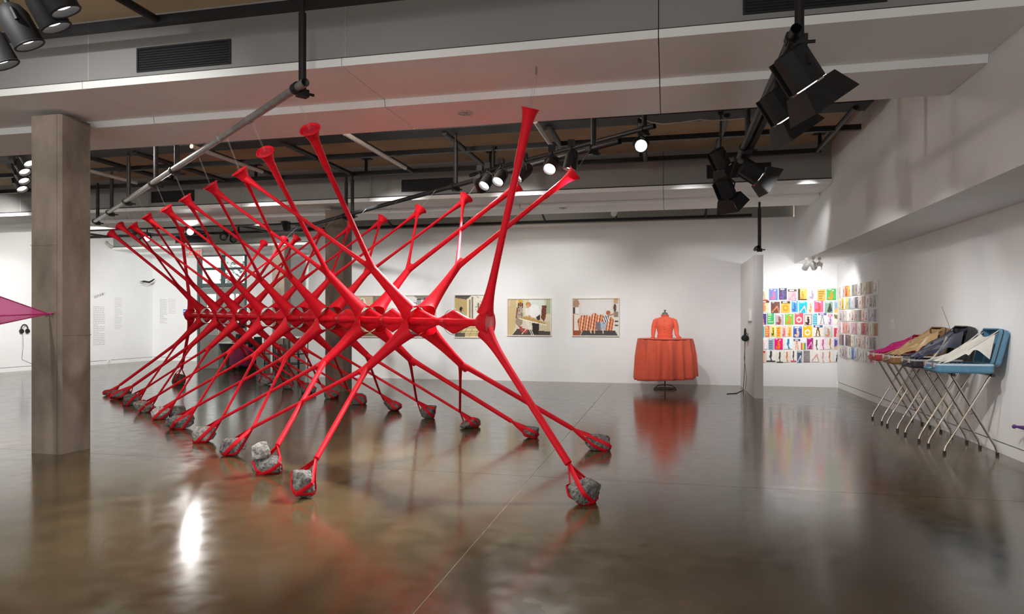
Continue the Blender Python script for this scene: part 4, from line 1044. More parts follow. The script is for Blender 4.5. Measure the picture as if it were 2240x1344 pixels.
for ri, (cols_, _) in enumerate(SIDE):
    for k, bg in enumerate(cols_.split()):
        y1 = 15.42-k*0.243; wd = 0.19+0.03*((k*5+ri) % 3); seed = 500+ri*20+k
        motif = ('leg', 'legs', 'figure', 'diag')[(k+ri) % 4]; dk = ''.join('%02x' % max(0, int(int(bg[i:i+2], 16)*0.62)) for i in (0, 2, 4))
        zc = (2.02, 1.775, 1.53, 1.285, 1.04, 0.80)[ri] + 0.01*((seed*3) % 3-1)
        ob = print_plate('hosiery_packet', packet_can(bg, motif, dk, [], seed, 10, 14), (XR, y1, zc+0.10), (0,-1,0), (0,0,1), wd, 0.215, 0.012+0.006*(seed % 3), (-1,0,0))
        tag(ob, '%s packet, %s from the corner, %s row, side wall' % (cname(bg), (ORD+['eleventh'])[k], ROWN[ri]), 'packet', 'hosiery packets on the side wall')

# ------------------------------------------------------------------ dress form with table skirt
dx, dy = -0.05, 14.47
dr = thing('table_dress', 'coral dress on a dress form whose skirt is a round draped table', 'dress', (dx, dy, 0))
def dsk(u, v):
    a = 2*math.pi*u; zz = 1.045-v*0.80
    zz += v*(0.032*math.sin(a)+0.028*math.cos(a)+0.010*math.sin(3*a))
    amp = 0.062*min(1, v*2.2)**0.7+0.004
    fold = math.sin(17*a+0.9*math.sin(2*a))+0.45*math.sin(9*a+1.0)+0.2*math.sin(31*a)
    r = 0.555+0.055*v+amp*fold*0.6
    return (dx+r*math.cos(a), dy+r*0.95*math.sin(a), zz)
mb = MB(); nu, nv = 220, 16
mb.grid(dsk, nu, nv); sk = mb.build('skirt', M['coral'], dr, smooth=True)
so = sk.modifiers.new('cloth', 'SOLIDIFY'); so.thickness = 0.004
MB().lathe((dx, dy, 1.03), (0,0,1), [(0, 0.54), (0.012, 0.558), (0.018, 0.55), (0.02, 0.15)], 64).build('table_top', M['coral'], dr, smooth=True)
def er(z, rx, ry, ox=0, oy=0, seg=28): return [(dx+ox+rx*math.cos(2*math.pi*j/seg), dy+oy+ry*math.sin(2*math.pi*j/seg)*(1.0 if math.sin(2*math.pi*j/seg) < 0 else 0.85), z) for j in range(seg)]
MB().rings([er(1.04, 0.165, 0.125), er(1.07, 0.148, 0.112), er(1.13, 0.145, 0.11), er(1.2, 0.158, 0.118), er(1.28, 0.178, 0.135, 0, -0.01), er(1.34, 0.185, 0.138, 0, -0.012), er(1.40, 0.188, 0.12), er(1.445, 0.172, 0.098), er(1.475, 0.125, 0.08), er(1.492, 0.08, 0.068), er(1.50, 0.066, 0.06)]).build('bodice', M['coral'], dr, smooth=True)
MB().rings([er(1.488, 0.072, 0.066), er(1.535, 0.084, 0.074, 0, -0.005), er(1.535, 0.078, 0.068, 0, -0.005), er(1.495, 0.06, 0.055)], False, False).build('collar', M['coral'], dr, smooth=True)
for k, z in enumerate((1.075, 1.098, 1.121)):
    MB().rings([er(z-0.012, 0.150, 0.114), er(z-0.006, 0.157, 0.121), er(z+0.006, 0.157, 0.121), er(z+0.012, 0.150, 0.114)], False, False).build('sash_fold', M['coral'], dr, smooth=True)
for sg, hand in ((-1, (-0.235, -0.13)), (1, (0.27, -0.10))):
    pts = [(dx+sg*0.135, dy, 1.435), (dx+sg*0.19, dy, 1.40), (dx+sg*0.222, dy+0.01, 1.30), (dx+sg*0.232, dy-0.01, 1.20), (dx+sg*0.236, dy-0.05, 1.13), (dx+hand[0], dy+hand[1], 1.075)]
    MB().tube(pts, [0.045, 0.058, 0.052, 0.047, 0.04, 0.032], 14).build('sleeve', M['coral'], dr, smooth=True)
    MB().tube([pts[-1], (dx+hand[0]*1.08, dy+hand[1]*1.5, 1.062)], [0.034, 0.036], 14).build('cuff', M['coral'], dr, smooth=True)
for k in range(6):
    z = 1.19+k*0.055; MB().lathe((dx-0.012, dy-0.128-0.02*math.sin(k/5*3.1), z), (0,-1,0), [(0, 0.010), (0.006, 0.009), (0.009, 0.003)], 10).build('button', M['coral'], dr, smooth=True)
MB().lathe((dx, dy, 1.49), (0,0,1), [(0, 0.062), (0.07, 0.058), (0.085, 0.05), (0.095, 0.02), (0.12, 0.012), (0.125, 0.026), (0.14, 0.026), (0.146, 0.008)], 20).build('neck_cap', M['verd'], dr, smooth=True)
MB().cyl((dx, dy, 0.05), (dx, dy, 1.04), 0.013, 12).build('pole', M['iron'], dr, smooth=True)
MB().torus((dx, dy, 0.012), (0,0,1), 0.225, 0.008, 48, 8).build('base_ring', M['iron'], dr, smooth=True)
for k in range(2):
    a = k*math.pi+YAW
    MB().tube([(dx+0.22*math.cos(a), dy+0.22*math.sin(a), 0.02), (dx+0.15*math.cos(a), dy+0.15*math.sin(a), 0.075), (dx, dy, 0.10)], 0.008, 8).build('base_leg', M['iron'], dr, smooth=True)

# ------------------------------------------------------------------ suitcases on folding stands
def rr_ring(w, d, r, z, cx=0, cy=0, n=5):
    P_ = []
    for (sx, sy, a0) in ((1,1,0), (-1,1,90), (-1,-1,180), (1,-1,270)):
        for k in range(n+1):
            a = math.radians(a0+90*k/n); P_.append(V(cx+sx*(w/2-r)+r*math.cos(a), cy+sy*(d/2-r)+r*math.sin(a), z))
    return P_
def shell(w, d, h, r=0.05, th=0.012):
    return [rr_ring(w-0.03, d-0.03, r*0.8, 0), rr_ring(w-0.006, d-0.006, r, 0.012), rr_ring(w, d, r, 0.03), rr_ring(w, d, r, h), rr_ring(w-2*th, d-2*th, r*0.8, h), rr_ring(w-2*th, d-2*th, r*0.8, th+0.004)]
def xf(rings_, Mx): return [[np.array(Mx @ Vector(p)) for p in R_] for R_ in rings_]
SUIT = [ # y centre, stand y pair, shell colour, lid scale, words
    (10.61, (10.39, 10.83), (0.50, 0.05, 0.06), 0.70, 'red', 'pink'),
    (9.94, (9.73, 10.15), (0.235, 0.125, 0.045), 1.0, 'brown', 'tan'),
    (9.19, (8.95, 9.43), (0.020, 0.020, 0.022), 1.05, 'black', 'navy'),
    (8.42, (8.19, 8.65), (0.085, 0.205, 0.31), 1.0, 'blue', 'white')]
FABM = {'pink': M['magenta'], 'tan': mat('tan_satin_nylon', (0.46, 0.30, 0.14), 0.32, noise=0.2, nscale=10, trans=0.1), 'navy': mat('navy_nylon', (0.025, 0.027, 0.05), 0.42, noise=0.2, nscale=10),
        'white': mat('off_white_nylon', (0.66, 0.64, 0.58), 0.65, noise=0.06, nscale=10, trans=0.25)}
NEXT = {'red': 'farthest along the side wall', 'brown': 'between the red and black ones', 'black': 'between the brown and blue ones', 'blue': 'nearest the camera'}
for yc, (ya, yb), rgb, ls, cn, fn in SUIT:
    xf0, xf1, ZT = 2.895, 3.405, 0.855
    st = thing('folding_stand', 'chrome folding X-leg stand under the %s suitcase' % cn, 'stand', ((xf0+xf1)/2, yc, 0), 'folding stands along the side wall')
    for sgn, (fx, tx, dy_) in enumerate(((xf0, xf1-0.07, 0.0), (xf1, xf0+0.07, 0.022))):
        for y_ in (ya, yb):
            y2 = y_+(dy_ if y_ == ya else -dy_)
            k = nrm(V(tx-fx, 0, ZT)); foot = V(fx, y2, 0.0); kn = V(fx+(tx-fx)*0.10, y2, 0.13); tp = V(tx, y2, ZT)
            pts = [foot+V(0,0,0.03), foot+V((tx-fx)*0.012, 0, 0.06), foot+V((tx-fx)*0.045, 0, 0.10), kn+V((tx-fx)*0.03, 0, 0.035), tp]
            leg = MB().tube(pts, 0.0125, 10).build('leg', M['chrome'], st, smooth=True)
            MB().cyl(foot, foot+V(0,0,0.035), 0.016, 12).build('foot_cap', M['rubber'], leg, smooth=True)
        MB().cyl((tx, ya-0.05, ZT), (tx, yb+0.05, ZT), 0.0125, 10).build('top_bar', M['chrome'], st, smooth=True)
        for y_ in (ya-0.06, yb+0.02): MB().cyl((tx, y_, ZT), (tx, y_+0.04, ZT), 0.018, 10).build('bar_cap', M['rubber'], st)
    for y_ in (ya+0.06, (ya+yb)/2, yb-0.06): MB().box((xf0+0.06, y_-0.02, ZT+0.0125), (xf1-0.06, y_+0.02, ZT+0.0165)).build('strap', M['rubber'], st)
    for y_ in (ya, yb): MB().cyl(((xf0+xf1)/2, y_-0.02, ZT*0.52), ((xf0+xf1)/2, y_+0.04, ZT*0.52), 0.012, 8).build('pivot', M['chrome'], st)
    sm = mat(cn+'_suitcase_shell', rgb, 0.38, noise=0.08, nscale=30, bump=0.05, bscale=200)
    rim = mat(cn+'_suitcase_rim', tuple(min(1, 0.35+c*0.9) for c in rgb) if cn != 'black' else (0.3, 0.3, 0.3), 0.4)
    W, D_, Hs = 0.55, 0.44, 0.10; cx, cy, z0 = 3.075, yc-0.09, ZT+0.017
    sc_t = thing('suitcase', '%s open suitcase with %s nylon stretched inside, %s' % (cn, fn, NEXT[cn]), 'suitcase', (cx, cy, z0), 'open suitcases on folding stands')
    T0 = Matrix.Translation((cx, cy, z0))
    MB().rings(xf(shell(W, D_, Hs), T0), True, True).build('tray', sm, sc_t, smooth=True)
    MB().rings(xf([rr_ring(W+0.004, D_+0.004, 0.052, Hs-0.018), rr_ring(W+0.006, D_+0.006, 0.052, Hs+0.003), rr_ring(W-0.02, D_-0.02, 0.045, Hs+0.003), rr_ring(W-0.02, D_-0.02, 0.045, Hs-0.01)], T0), False, False).build('rim', rim, sc_t, smooth=True)
    LH = 0.40*ls
    Tl = Matrix.Translation((cx+W/2+0.055, cy, z0+Hs-0.02)) @ Matrix.Rotation(math.radians(-76), 4, 'Y') @ Matrix.Translation((LH/2, 0, -0.06))
    lid_r = shell(LH, D_, 0.10)
    over = max(p_[0] for R_ in xf(lid_r, Tl) for p_ in R_)-(XR-0.012)
    if over > 0: Tl = Matrix.Translation((-over, 0, 0)) @ Tl
    lid = MB().rings(xf(lid_r, Tl), True, True).build('lid', sm, sc_t, smooth=True)
    MB().rings(xf([rr_ring(LH+0.004, D_+0.004, 0.052, 0.06), rr_ring(LH+0.005, D_+0.005, 0.052, 0.066), rr_ring(LH+0.004, D_+0.004, 0.052, 0.072)], Tl), False, False).build('lid_seam', M['dark'], lid)
    for y_ in (-0.12, 0.12):
        MB().box((cx+W/2-0.01, cy+y_-0.03, z0+Hs-0.03), (cx+W/2+0.05, cy+y_+0.03, z0+Hs-0.012)).build('hinge', M['chrome'], sc_t)
        MB().box((cx-W/2-0.012, cy+y_-0.03, z0+0.055), (cx-W/2+0.03, cy+y_+0.03, z0+Hs+0.01)).build('latch', M['chrome'], sc_t, bevel=0.003)
    for k in range(6):
        MB().cyl((cx-W/2+0.03+k*0.04, cy-D_/2-0.004, z0+Hs+0.006), (cx-W/2+0.03+k*0.04, cy-D_/2+0.016, z0+Hs+0.006), 0.007, 8).build('stud', M['chrome'], sc_t)
    MB().tube([(cx-W/2-0.004, cy-0.07, z0+0.05), (cx-W/2-0.035, cy-0.06, z0+0.045), (cx-W/2-0.04, cy, z0+0.045), (cx-W/2-0.035, cy+0.06, z0+0.045), (cx-W/2-0.004, cy+0.07, z0+0.05)], 0.009, 8).build('handle', sm, sc_t, smooth=True)
    # stretched nylon: pulled from the lid's top corners down to the front edge of the tray
    top = np.array(Tl @ Vector((LH/2-0.04, 0, 0.09))); bx, bz = cx-W/2+0.05, z0+Hs+0.008
    mid = V(cx+0.07, cy, z0+Hs+(0.17 if cn != 'blue' else 0.14)*ls)
    rs = random.Random(hash(cn) % 100 if False else len(cn)*7)
    def fab(u, v, k=0):
        A = V(bx, cy, bz); B = mid; C = top
        p_ = A*(1-v)**2+B*2*v*(1-v)+C*v*v
        w = D_*0.46*(1-(0.35 if cn == 'blue' else 0.2)*math.sin(math.pi*min(1, v*1.02))**0.8)
        q = (u-0.5)*2
        e = 1-0.10*(1-q*q)*0
        p_[1] = cy+q*w
        amp = 0.010 if cn == 'blue' else 0.022
        p_[2] += amp*math.sin(9*u*3.1+2.0*v*5)*(0.3+math.sin(math.pi*v)) - 0.05*(1-q*q)*math.sin(math.pi*v)*(1 if cn != 'blue' else 0.4)
        p_[0] += amp*0.8*math.sin(7*u*3.1+1.3+4*v)
        ed = (1-abs(2*v-1))  # scallop at both ends
        if v < 0.2: p_[0] += 0.10*(1-v/0.2)*(1-q*q)
        if v > 0.8: p_ -= (C-B)*0.25*((v-0.8)/0.2)*(1-q*q)
        p_[2] = max(p_[2], z0+0.03)
        return p_
    fo = MB().grid(fab, 40, 40).build('nylon', FABM[fn], sc_t, smooth=True)
    fo.modifiers.new('cloth', 'SOLIDIFY').thickness = 0.002
    def sidep(u, v):
        vv = 0.06+0.88*v; A_ = fab(0, vv); B_ = V(cx-W/2+0.03+(W-0.06)*vv, cy-D_/2+0.02, z0+Hs+0.004)
        k = 0.62*math.sin(math.pi*vv)**0.7+(0.25*math.cos(2*math.pi*(vv-0.5))*math.sin(math.pi*vv) if cn == 'blue' else 0.0)
        k = min(0.9, max(0, k-0.28*math.exp(-((vv-0.52)/0.05)**2)))
        B_ = B_+(A_-B_)*k
        return A_*(1-u)+B_*u
    MB().grid(sidep, 12, 40).build('nylon_side', FABM[fn], sc_t, smooth=True)
    # taut tails tying the cloth to the corners
    for q in (-1, 1):
        a_ = fab(0.5+0.45*q, 0.5); b_ = np.array(Tl @ Vector((LH/2-0.02, q*(D_/2-0.03), 0.10)))
        MB().tube([a_, a_*0.5+b_*0.5+V(0,0,-0.01), b_], [0.012, 0.007, 0.005], 6).build('nylon_tail', FABM[fn], sc_t, smooth=True)
        c_ = V(bx-0.03, cy+q*(D_/2-0.04), bz); MB().tube([fab(0.5+0.42*q, 0.3), c_], [0.012, 0.005], 6).build('nylon_tail', FABM[fn], sc_t, smooth=True)
    if cn in ('black', 'brown', 'red'):
        MB().grid(lambda u, v: np.array(Tl @ Vector(((v-0.5)*(LH-0.06), (u-0.5)*(D_-0.06), 0.075+0.018*math.sin(11*u+3*v)*math.sin(6*v+2*u)+0.012*math.sin(19*u-7*v)))), 24, 24).build('lid_lining', FABM[fn] if cn != 'black' else M['blackm'], lid, smooth=True)
        MB().grid(lambda u, v: V(cx+(v-0.5)*(W-0.06), cy+(u-0.5)*(D_-0.06), z0+0.07+0.016*math.sin(9*u+5*v)*math.sin(7*v)), 20, 20).build('tray_lining', FABM[fn], sc_t, smooth=True)
    if cn == 'blue':
        # second crossing flap reaching over to the black case
        MB().grid(lambda u, v: V(bx+0.02+v*0.17+u*0.03, cy+0.16+u*0.16*(1-v*0.9)+v*0.06, bz+0.01+0.27*v**1.3-0.02*math.sin(math.pi*u)), 14, 18).build('nylon_flap', FABM[fn], sc_t, smooth=True)
# loose thread on the wall above the cases
a = onX(2062, 672, XR); b = onX(2100, 745, XR)
tag(MB().tube([a+V(-0.01,0,0), a*0.6+b*0.4+V(-0.03,0,0), b+V(-0.06,0,0)], 0.0022, 5).build('wall_thread', M['wire'], origin=a), 'thin dark thread fixed to the side wall above the suitcases', 'thread')
t = thing('wall_plate', 'small white switch plate on the side wall left of the suitcases', 'wall plate', onX(1953, 710, XR))
c = onX(1953, 710, XR); MB().box((XR-0.008, c[1]-0.10, c[2]-0.09), (XR, c[1]+0.10, c[2]+0.09)).build('plate', M['whiteplastic'], t, bevel=0.002)
for k in (-1, 1): MB().box((XR-0.013, c[1]+k*0.05-0.02, c[2]-0.03), (XR-0.008, c[1]+k*0.05+0.02, c[2]+0.03)).build('switch', M['whiteplastic'], t)
# purple tip at the right edge
c = onX(2224, 934, XR-0.10)
t = thing('purple_cone', 'dark purple pointed fabric tip at the right picture edge', 'fabric', c)
MB().tube([c, c+V(0.02,-0.12,0.005), c+V(0.06,-0.5,0.02)], [0.012, 0.022, 0.07], 12).build('cone', M['purple'], t, smooth=True)
MB().lathe(c+V(-0.02,0.02,0), (0,-1,0), [(0, 0.008), (0.015, 0.022), (0.03, 0.008)], 12).build('knob', M['purple'], t, smooth=True)
MB().box((XR-0.10, c[1]-0.7, c[2]-0.055), (XR, c[1]-0.02, c[2]-0.035)).build('shelf', M['whiteplastic'], t)

# ------------------------------------------------------------------ pink fabric tied to the first column
tip = onY(106, 687, 6.045)
pf = thing('pink_fabric', 'pink sheer stretched fabric tied to the nearest column at the left edge', 'fabric', tip)
A = atD(-60, 628, 5.6); B = atD(-70, 694, 5.2); C = atD(-60, 722, 5.6)
def patch(P0, Pa, Pb, sag):
    def fn_(u, v):
        e = Pa*(1-u)+Pb*u; p_ = P0*(1-v)+e*v
        return p_ + V(0, 0.0, -sag*math.sin(math.pi*u)*v*(1.2-v)) + V(0, sag*0.8*math.sin(math.pi*u)*v, 0)
    return fn_
MB().grid(patch(tip, A, B, 0.05), 14, 18).build('upper_panel', M['pinksheer'], pf, smooth=True)
MB().grid(patch(tip, B, C, 0.05), 14, 18).build('lower_panel', M['pinksheer'], pf, smooth=True)
for e in (A, B, C): MB().tube([tip, tip*0.5+e*0.5, e], 0.006, 6).build('hem', M['magenta'], pf, smooth=True)
MB().tube([tip+V(-0.05,-0.01,0), tip+V(0.03,0.0,0.006), tip+V(0.055,0.024,0.012)], [0.012, 0.008, 0.003], 6).tube([tip, tip+V(0.05,0.0,-0.02)], 0.004, 6).build('knot', M['pinksheer'], pf, smooth=True)

# ------------------------------------------------------------------ headphones, wall box, cords
def headphones(c, nrmv, label, cord_to):
    c = np.asarray(c, float); n = nrm(nrmv); s_ = nrm(np.cross(n, UPZ))
    t = thing('headphones', label, 'headphones', c)
    MB().tube([c+s_*0.10*math.cos(a)+UPZ*0.125*math.sin(a)+n*0.06 for a in np.linspace(-0.25, math.pi+0.25, 18)], 0.014, 8).build('headband', M['blackm'], t, smooth=True)
    for k in (-1, 1): MB().lathe(c+s_*k*0.10+UPZ*(-0.06)+n*0.06, s_*k, [(-0.035, 0.06), (0, 0.064), (0.018, 0.056), (0.024, 0.036)], 18).build('ear_cup', M['blackm'], t, smooth=True)
    MB().cyl(c, c+n*0.07+UPZ*0.085, 0.008, 8).build('hook', M['chrome'], t)
    a = c-UPZ*0.1+s_*0.05+n*0.05
    MB().tube([a, a-UPZ*0.35+n*0.02, a-UPZ*0.75-n*0.02, np.asarray(cord_to)], 0.004, 6).build('cord', M['rubber'], t)
hc = onX(50, 720, XL)
headphones(hc, (1,0,0), 'black headphones hanging on the white wall left of the column', V(XL+0.02, hc[1]+0.5, 0.08))
hc = onX(1637, 737, 1.55)
headphones(V(1.55, hc[1], hc[2]+0.03), (-1,0,0), 'black headphones hanging on the white divider wall below the box', V(1.50, hc[1]+0.05, 0.06))
c = onX(1641, 691, 1.55)
t = thing('wall_box', 'small white box on the divider wall above the headphones', 'box', (1.55, c[1], c[2]))
MB().box((1.50, c[1]-0.27, c[2]-0.10), (1.55, c[1]+0.27, c[2]+0.10)).build('case', M['whiteplastic'], t, bevel=0.004)
MB().box((1.498, c[1]-0.25, c[2]-0.004), (1.5, c[1]+0.25, c[2]+0.0)).build('seam', M['deskg'], t)
c = onZ(1590, 862, 0.006); e = V(1.50, 14.6, 0.006)
tag(MB().tube([c+V(0,0,0), c*0.5+e*0.5+V(0,-0.25,0), e, e+V(0.03,0.02,0.5), e+V(0.035,0.02,1.2)], 0.006, 6).build('cord', M['rubber'], origin=c), 'black cord trailing on the floor at the foot of the divider wall', 'cord')

# ------------------------------------------------------------------ left wall texts, sign, bird, camera
def text_block(name, o, ux, w, h, rows, label, seed, nd, slant=0.0, lh=0.45, dens=0.9, colr='blackm'):
    o = np.asarray(o, float); ux = np.asarray(ux, float); nd = np.asarray(nd, float); r_ = random.Random(seed); mb = MB()
    uxs = nrm(ux+UPZ*slant); uzs = nrm(UPZ-ux*slant)
    for k in range(rows):
        x = 0.0; wl = w*(1 if r_.random() < 0.8 else r_.uniform(0.4, 0.9))
        while x < wl:
            ww = r_.uniform(0.02, 0.07)*w/0.4*1.2; b = min(x+ww, wl)
            p = o+uxs*x-uzs*(h*k/rows); q = p+uxs*(b-x); dn = uzs*(h/rows*lh)
            mb.add([p+nd*0.002, q+nd*0.002, q-dn+nd*0.002, p-dn+nd*0.002], [(0,1,2,3)]); x = b+0.02*w/0.4
    ob = mb.build(name, M[colr], origin=o); return tag(ob, label, 'wall text')
M['textgrey'] = mat('grey_vinyl_text', (0.40, 0.40, 0.41), 0.7)
M['textlight'] = mat('light_vinyl_text', (0.55, 0.55, 0.56), 0.7)
def wx(u, v): return onX(u, v, XL)
o = wx(204, 671); e = wx(229, 671); text_block('wall_text', o, (0,1,0), e[1]-o[1], 1.25, 22, 'long grey paragraph of wall text just right of the column', 3, (1,0,0), 0, 0.3, colr='textgrey')
o = wx(205, 648); e = wx(229, 640); text_block('wall_title', o, (0,1,0), (e[1]-o[1]), 0.14, 1, 'slanting dark title lettering above the long wall text', 4, (1,0,0), 0.33, 0.6, colr='textgrey')
o = wx(251, 652); e = wx(266, 652); text_block('wall_text', o, (0,1,0), (e[1]-o[1]), 1.05, 20, 'narrow pale column of wall text on the left wall', 5, (1,0,0), 0, 0.35, colr='textlight')
o = onY(350, 656, YBB); text_block('wall_text', o, (1,0,0), 0.28, 0.85, 17, 'left column of small wall text on the far wall', 6, (0,-1,0), 0, 0.35, colr='textgrey')
o = onY(369, 654, YBB); text_block('wall_text', o, (1,0,0), 0.28, 0.55, 12, 'right column of small wall text on the far wall', 7, (0,-1,0), 0, 0.35, colr='textlight')
c = onX(326, 616, XL+0.35)
t = thing('bird_sculpture', 'small dark spread-winged bird-like object by the left corner', 'sculpture', c)
MB().tube([c+V(-0.05,-0.22,-0.02), c+V(0,0,-0.03), c+V(0,0.12,0.02), c+V(0.02,0.22,0.09)], [0.012, 0.03, 0.03, 0.02], 8).build('body', M['blackm'], t, smooth=True)
for k in (-1, 1): MB().add([c+V(0,0.02,0), c+V(0.14*k,-0.06,0.03), c+V(0.22*k,-0.2,-0.01), c+V(0.05*k,-0.06,-0.03), c+V(0,0.02,-0.02)], [(0,1,2,3,4)]).build('wing', M['blackm'], t)
MB().cyl(c, V(XL, c[1], c[2]-0.05), 0.005, 6).build('pin', M['wire'], t)
c = onX(238, 536, XL+0.1)
t = thing('security_camera', 'small grey security camera high on the left wall', 'camera', c)
MB().lathe(c, (0.6,0.3,-0.5), [(-0.12, 0.04), (0.1, 0.05), (0.13, 0.05)], 14).build('camera_body', M['conduit'], t, smooth=True)
MB().tube([c, c+V(-0.05,0,0.1), V(XL, c[1], c[2]+0.12)], 0.02, 8).build('bracket', M['conduit'], t, smooth=True)
c = wx(238, 794); t = thing('socket_outlet', 'small white socket on the left baseboard', 'socket', (XL, c[1], 0.07))
MB().box((XL-0.004, c[1]-0.07, 0.04), (XL+0.012, c[1]+0.07, 0.16)).build('plate', M['whiteplastic'], t); MB().box((XL+0.012, c[1]-0.02, 0.07), (XL+0.016, c[1]+0.02, 0.11)).build('plug', M['textgrey'], t)
# exit sign
c = onY(427, 554, 18.9)
t = thing('exit_sign', 'red and white EXIT sign above the double door', 'sign', c)
MB().box((c[0]-0.24, c[1], c[2]-0.13), (c[0]+0.24, c[1]+0.06, c[2]+0.13)).build('sign_box', M['conduit'], t)
fc = bpy.data.curves.new('exit_letters', 'FONT'); fc.body = 'EXIT'; fc.size = 0.21; fc.align_x = 'CENTER'; fc.align_y = 'CENTER'; fc.extrude = 0.003
fo_ = bpy.data.objects.new('exit_letters_tmp', fc); col.objects.link(fo_)
me = bpy.data.meshes.new_from_object(fo_.evaluated_get(bpy.context.evaluated_depsgraph_get())); bpy.data.objects.remove(fo_)
me.transform(Matrix.Rotation(math.pi/2, 4, 'X')); me.materials.clear(); er_ = emit('exit_red', (1.0, 0.02, 0.02), 0.55); er_.node_tree.nodes['Principled BSDF'].inputs['Base Color'].default_value = (0.5, 0.01, 0.01, 1); me.materials.append(er_)
lo = bpy.data.objects.new('letters', me); col.objects.link(lo); lo.parent = t; lo.location = (0, -0.006, 0)
MB().cyl((c[0], c[1]+0.03, c[2]+0.13), (c[0], c[1]+0.03, ZA), 0.012, 8).build('stem', M['conduit'], t)
o = onY(401, 677, YBB)
ob = print_plate('wall_poster', Can(10, 12, '#3f5fa8').rect(0.15, 0.2, 0.85, 0.4, '#c8d4ee').ell(0.5, 0.7, 0.3, 0.18, '#7f97cf'), o, (1,0,0), (0,0,1), 0.17, 0.22, 0.004, (0,-1,0)); tag(ob, 'small blue notice on the far wall left of the double door', 'notice')

# ------------------------------------------------------------------ reception desk, rack table, person
t = thing('reception_desk', 'grey reception desk with white worktop behind the red sculpture', 'desk', (-12.4, 17.95, 0))
MB().box((-13.38, 17.6, 0), (-12.76, 18.3, 0.99)).build('pedestal', M['deskg'], t, bevel=0.005)
MB().box((-12.76, 17.6, 0.73), (-11.5, 18.3, 0.77)).build('worktop', M['whiteplastic'], t)
MB().box((-11.54, 17.62, 0), (-11.5, 18.28, 0.73)).build('side_panel', M['deskg'], t)
MB().box((-12.76, 18.26, 0.0), (-11.54, 18.3, 0.73)).build('underdesk_shade', M['blackm'], t)
t = thing('laptop', 'open dark laptop on the white desk worktop', 'laptop', (-12.4, 17.95, 0.77))
MB().box((-12.56, 17.85, 0.77), (-12.24, 18.07, 0.785)).build('keyboard', M['textgrey'], t)
MB().obox((-12.4, 18.12, 0.89), (1,0,0), nrm((0,1,-0.25)), nrm((0,0.25,1)), 0.32, 0.012, 0.22).build('screen', M['blackm'], t)
t = thing('leaflet_stack', 'stack of grey leaflets on the right end of the desk', 'leaflets', (-11.75, 17.8, 0.77))
for k in range(4): MB().obox((-11.75+0.01*k, 17.8, 0.782+0.022*k), nrm((1,0.1*k,0)), nrm((-0.1*k,1,0)), (0,0,1), 0.3, 0.21, 0.02).build('leaflet', M['conduit'] if k % 2 else M['whiteplastic'], t)
t = thing('rack_table', 'white-topped rack table on thin black legs right of the desk', 'table', (-10.75, 17.9, 0))
MB().box((-11.32, 17.6, 0.90), (-10.18, 18.2, 0.935)).build('table_top', M['whiteplastic'], t)
for x in (-11.28, -10.22, -11.0, -10.5):
    for y_ in (17.63, 18.17): MB().cyl((x, y_, 0), (x, y_, 0.9), 0.014, 8).build('leg', M['blackm'], t)
MB().box((-11.3, 17.62, 0.43), (-10.2, 18.18, 0.45)).build('shelf', M['blackm'], t)
for z in (0.15,): MB().box((-11.3, 17.62, z), (-10.2, 17.64, z+0.02)).box((-11.3, 18.16, z), (-10.2, 18.18, z+0.02)).build('stretcher', M['blackm'], t)
for k, (cx_, h_, m_) in enumerate(((0.0, 0.26, (0.16, 0.02, 0.03)), (0.06, 0.24, (0.12, 0.03, 0.03)), (0.12, 0.27, (0.25, 0.2, 0.14)), (0.5, 0.22, (0.03, 0.04, 0.05)), (0.56, 0.25, (0.4, 0.38, 0.33)))):
    x = -10.95+cx_
    o = MB().box((x, 17.75, 0.45), (x+0.045, 17.97, 0.45+h_)).build('book', mat('book_cover', m_, 0.6), origin=(x, 17.75, 0.45)); tag(o, '%s book standing on the rack table shelf, %s from left' % (('dark red', 'maroon', 'tan', 'navy', 'beige')[k], ORD[k]), 'book', 'books on the rack table')
# office chair and seated person
px_, py_ = -11.45, 17.15
t = thing('office_chair', 'black office chair carrying the seated person', 'chair', (px_, py_, 0))
MB().lathe((px_, py_, 0.41), (0,0,1), [(0, 0.2), (0.02, 0.23), (0.05, 0.23), (0.07, 0.2)], 20).build('seat', M['blackm'], t, smooth=True)
MB().cyl((px_, py_, 0.08), (px_, py_, 0.41), 0.03, 10).build('column', M['blackm'], t)
MB().obox((px_+0.27, py_, 0.75), (1,0,0), (0,1,0), (0,0,1), 0.04, 0.36, 0.4).build('backrest', M['blackm'], t, bevel=0.015)
MB().tube([(px_+0.15, py_, 0.43), (px_+0.28, py_, 0.46), (px_+0.29, py_, 0.6)], 0.018, 8).build('back_arm', M['blackm'], t)
for k in range(5):
    a = k*2*math.pi/5; e = V(px_+0.28*math.cos(a), py_+0.28*math.sin(a), 0.06)
    lg = MB().tube([(px_, py_, 0.1), e], [0.025, 0.016], 8).build('star_leg', M['blackm'], t)
    MB().lathe(e+V(0,-0.015,-0.03), (0,1,0), [(0, 0.028), (0.03, 0.028)], 12).build('caster', M['rubber'], lg)
pe = thing('person', 'person with dark hair in black top and magenta skirt seated leaning at the desk', 'person', (px_, py_, 0))
skin = mat('skin', (0.42, 0.24, 0.17), 0.55, noise=0.05)
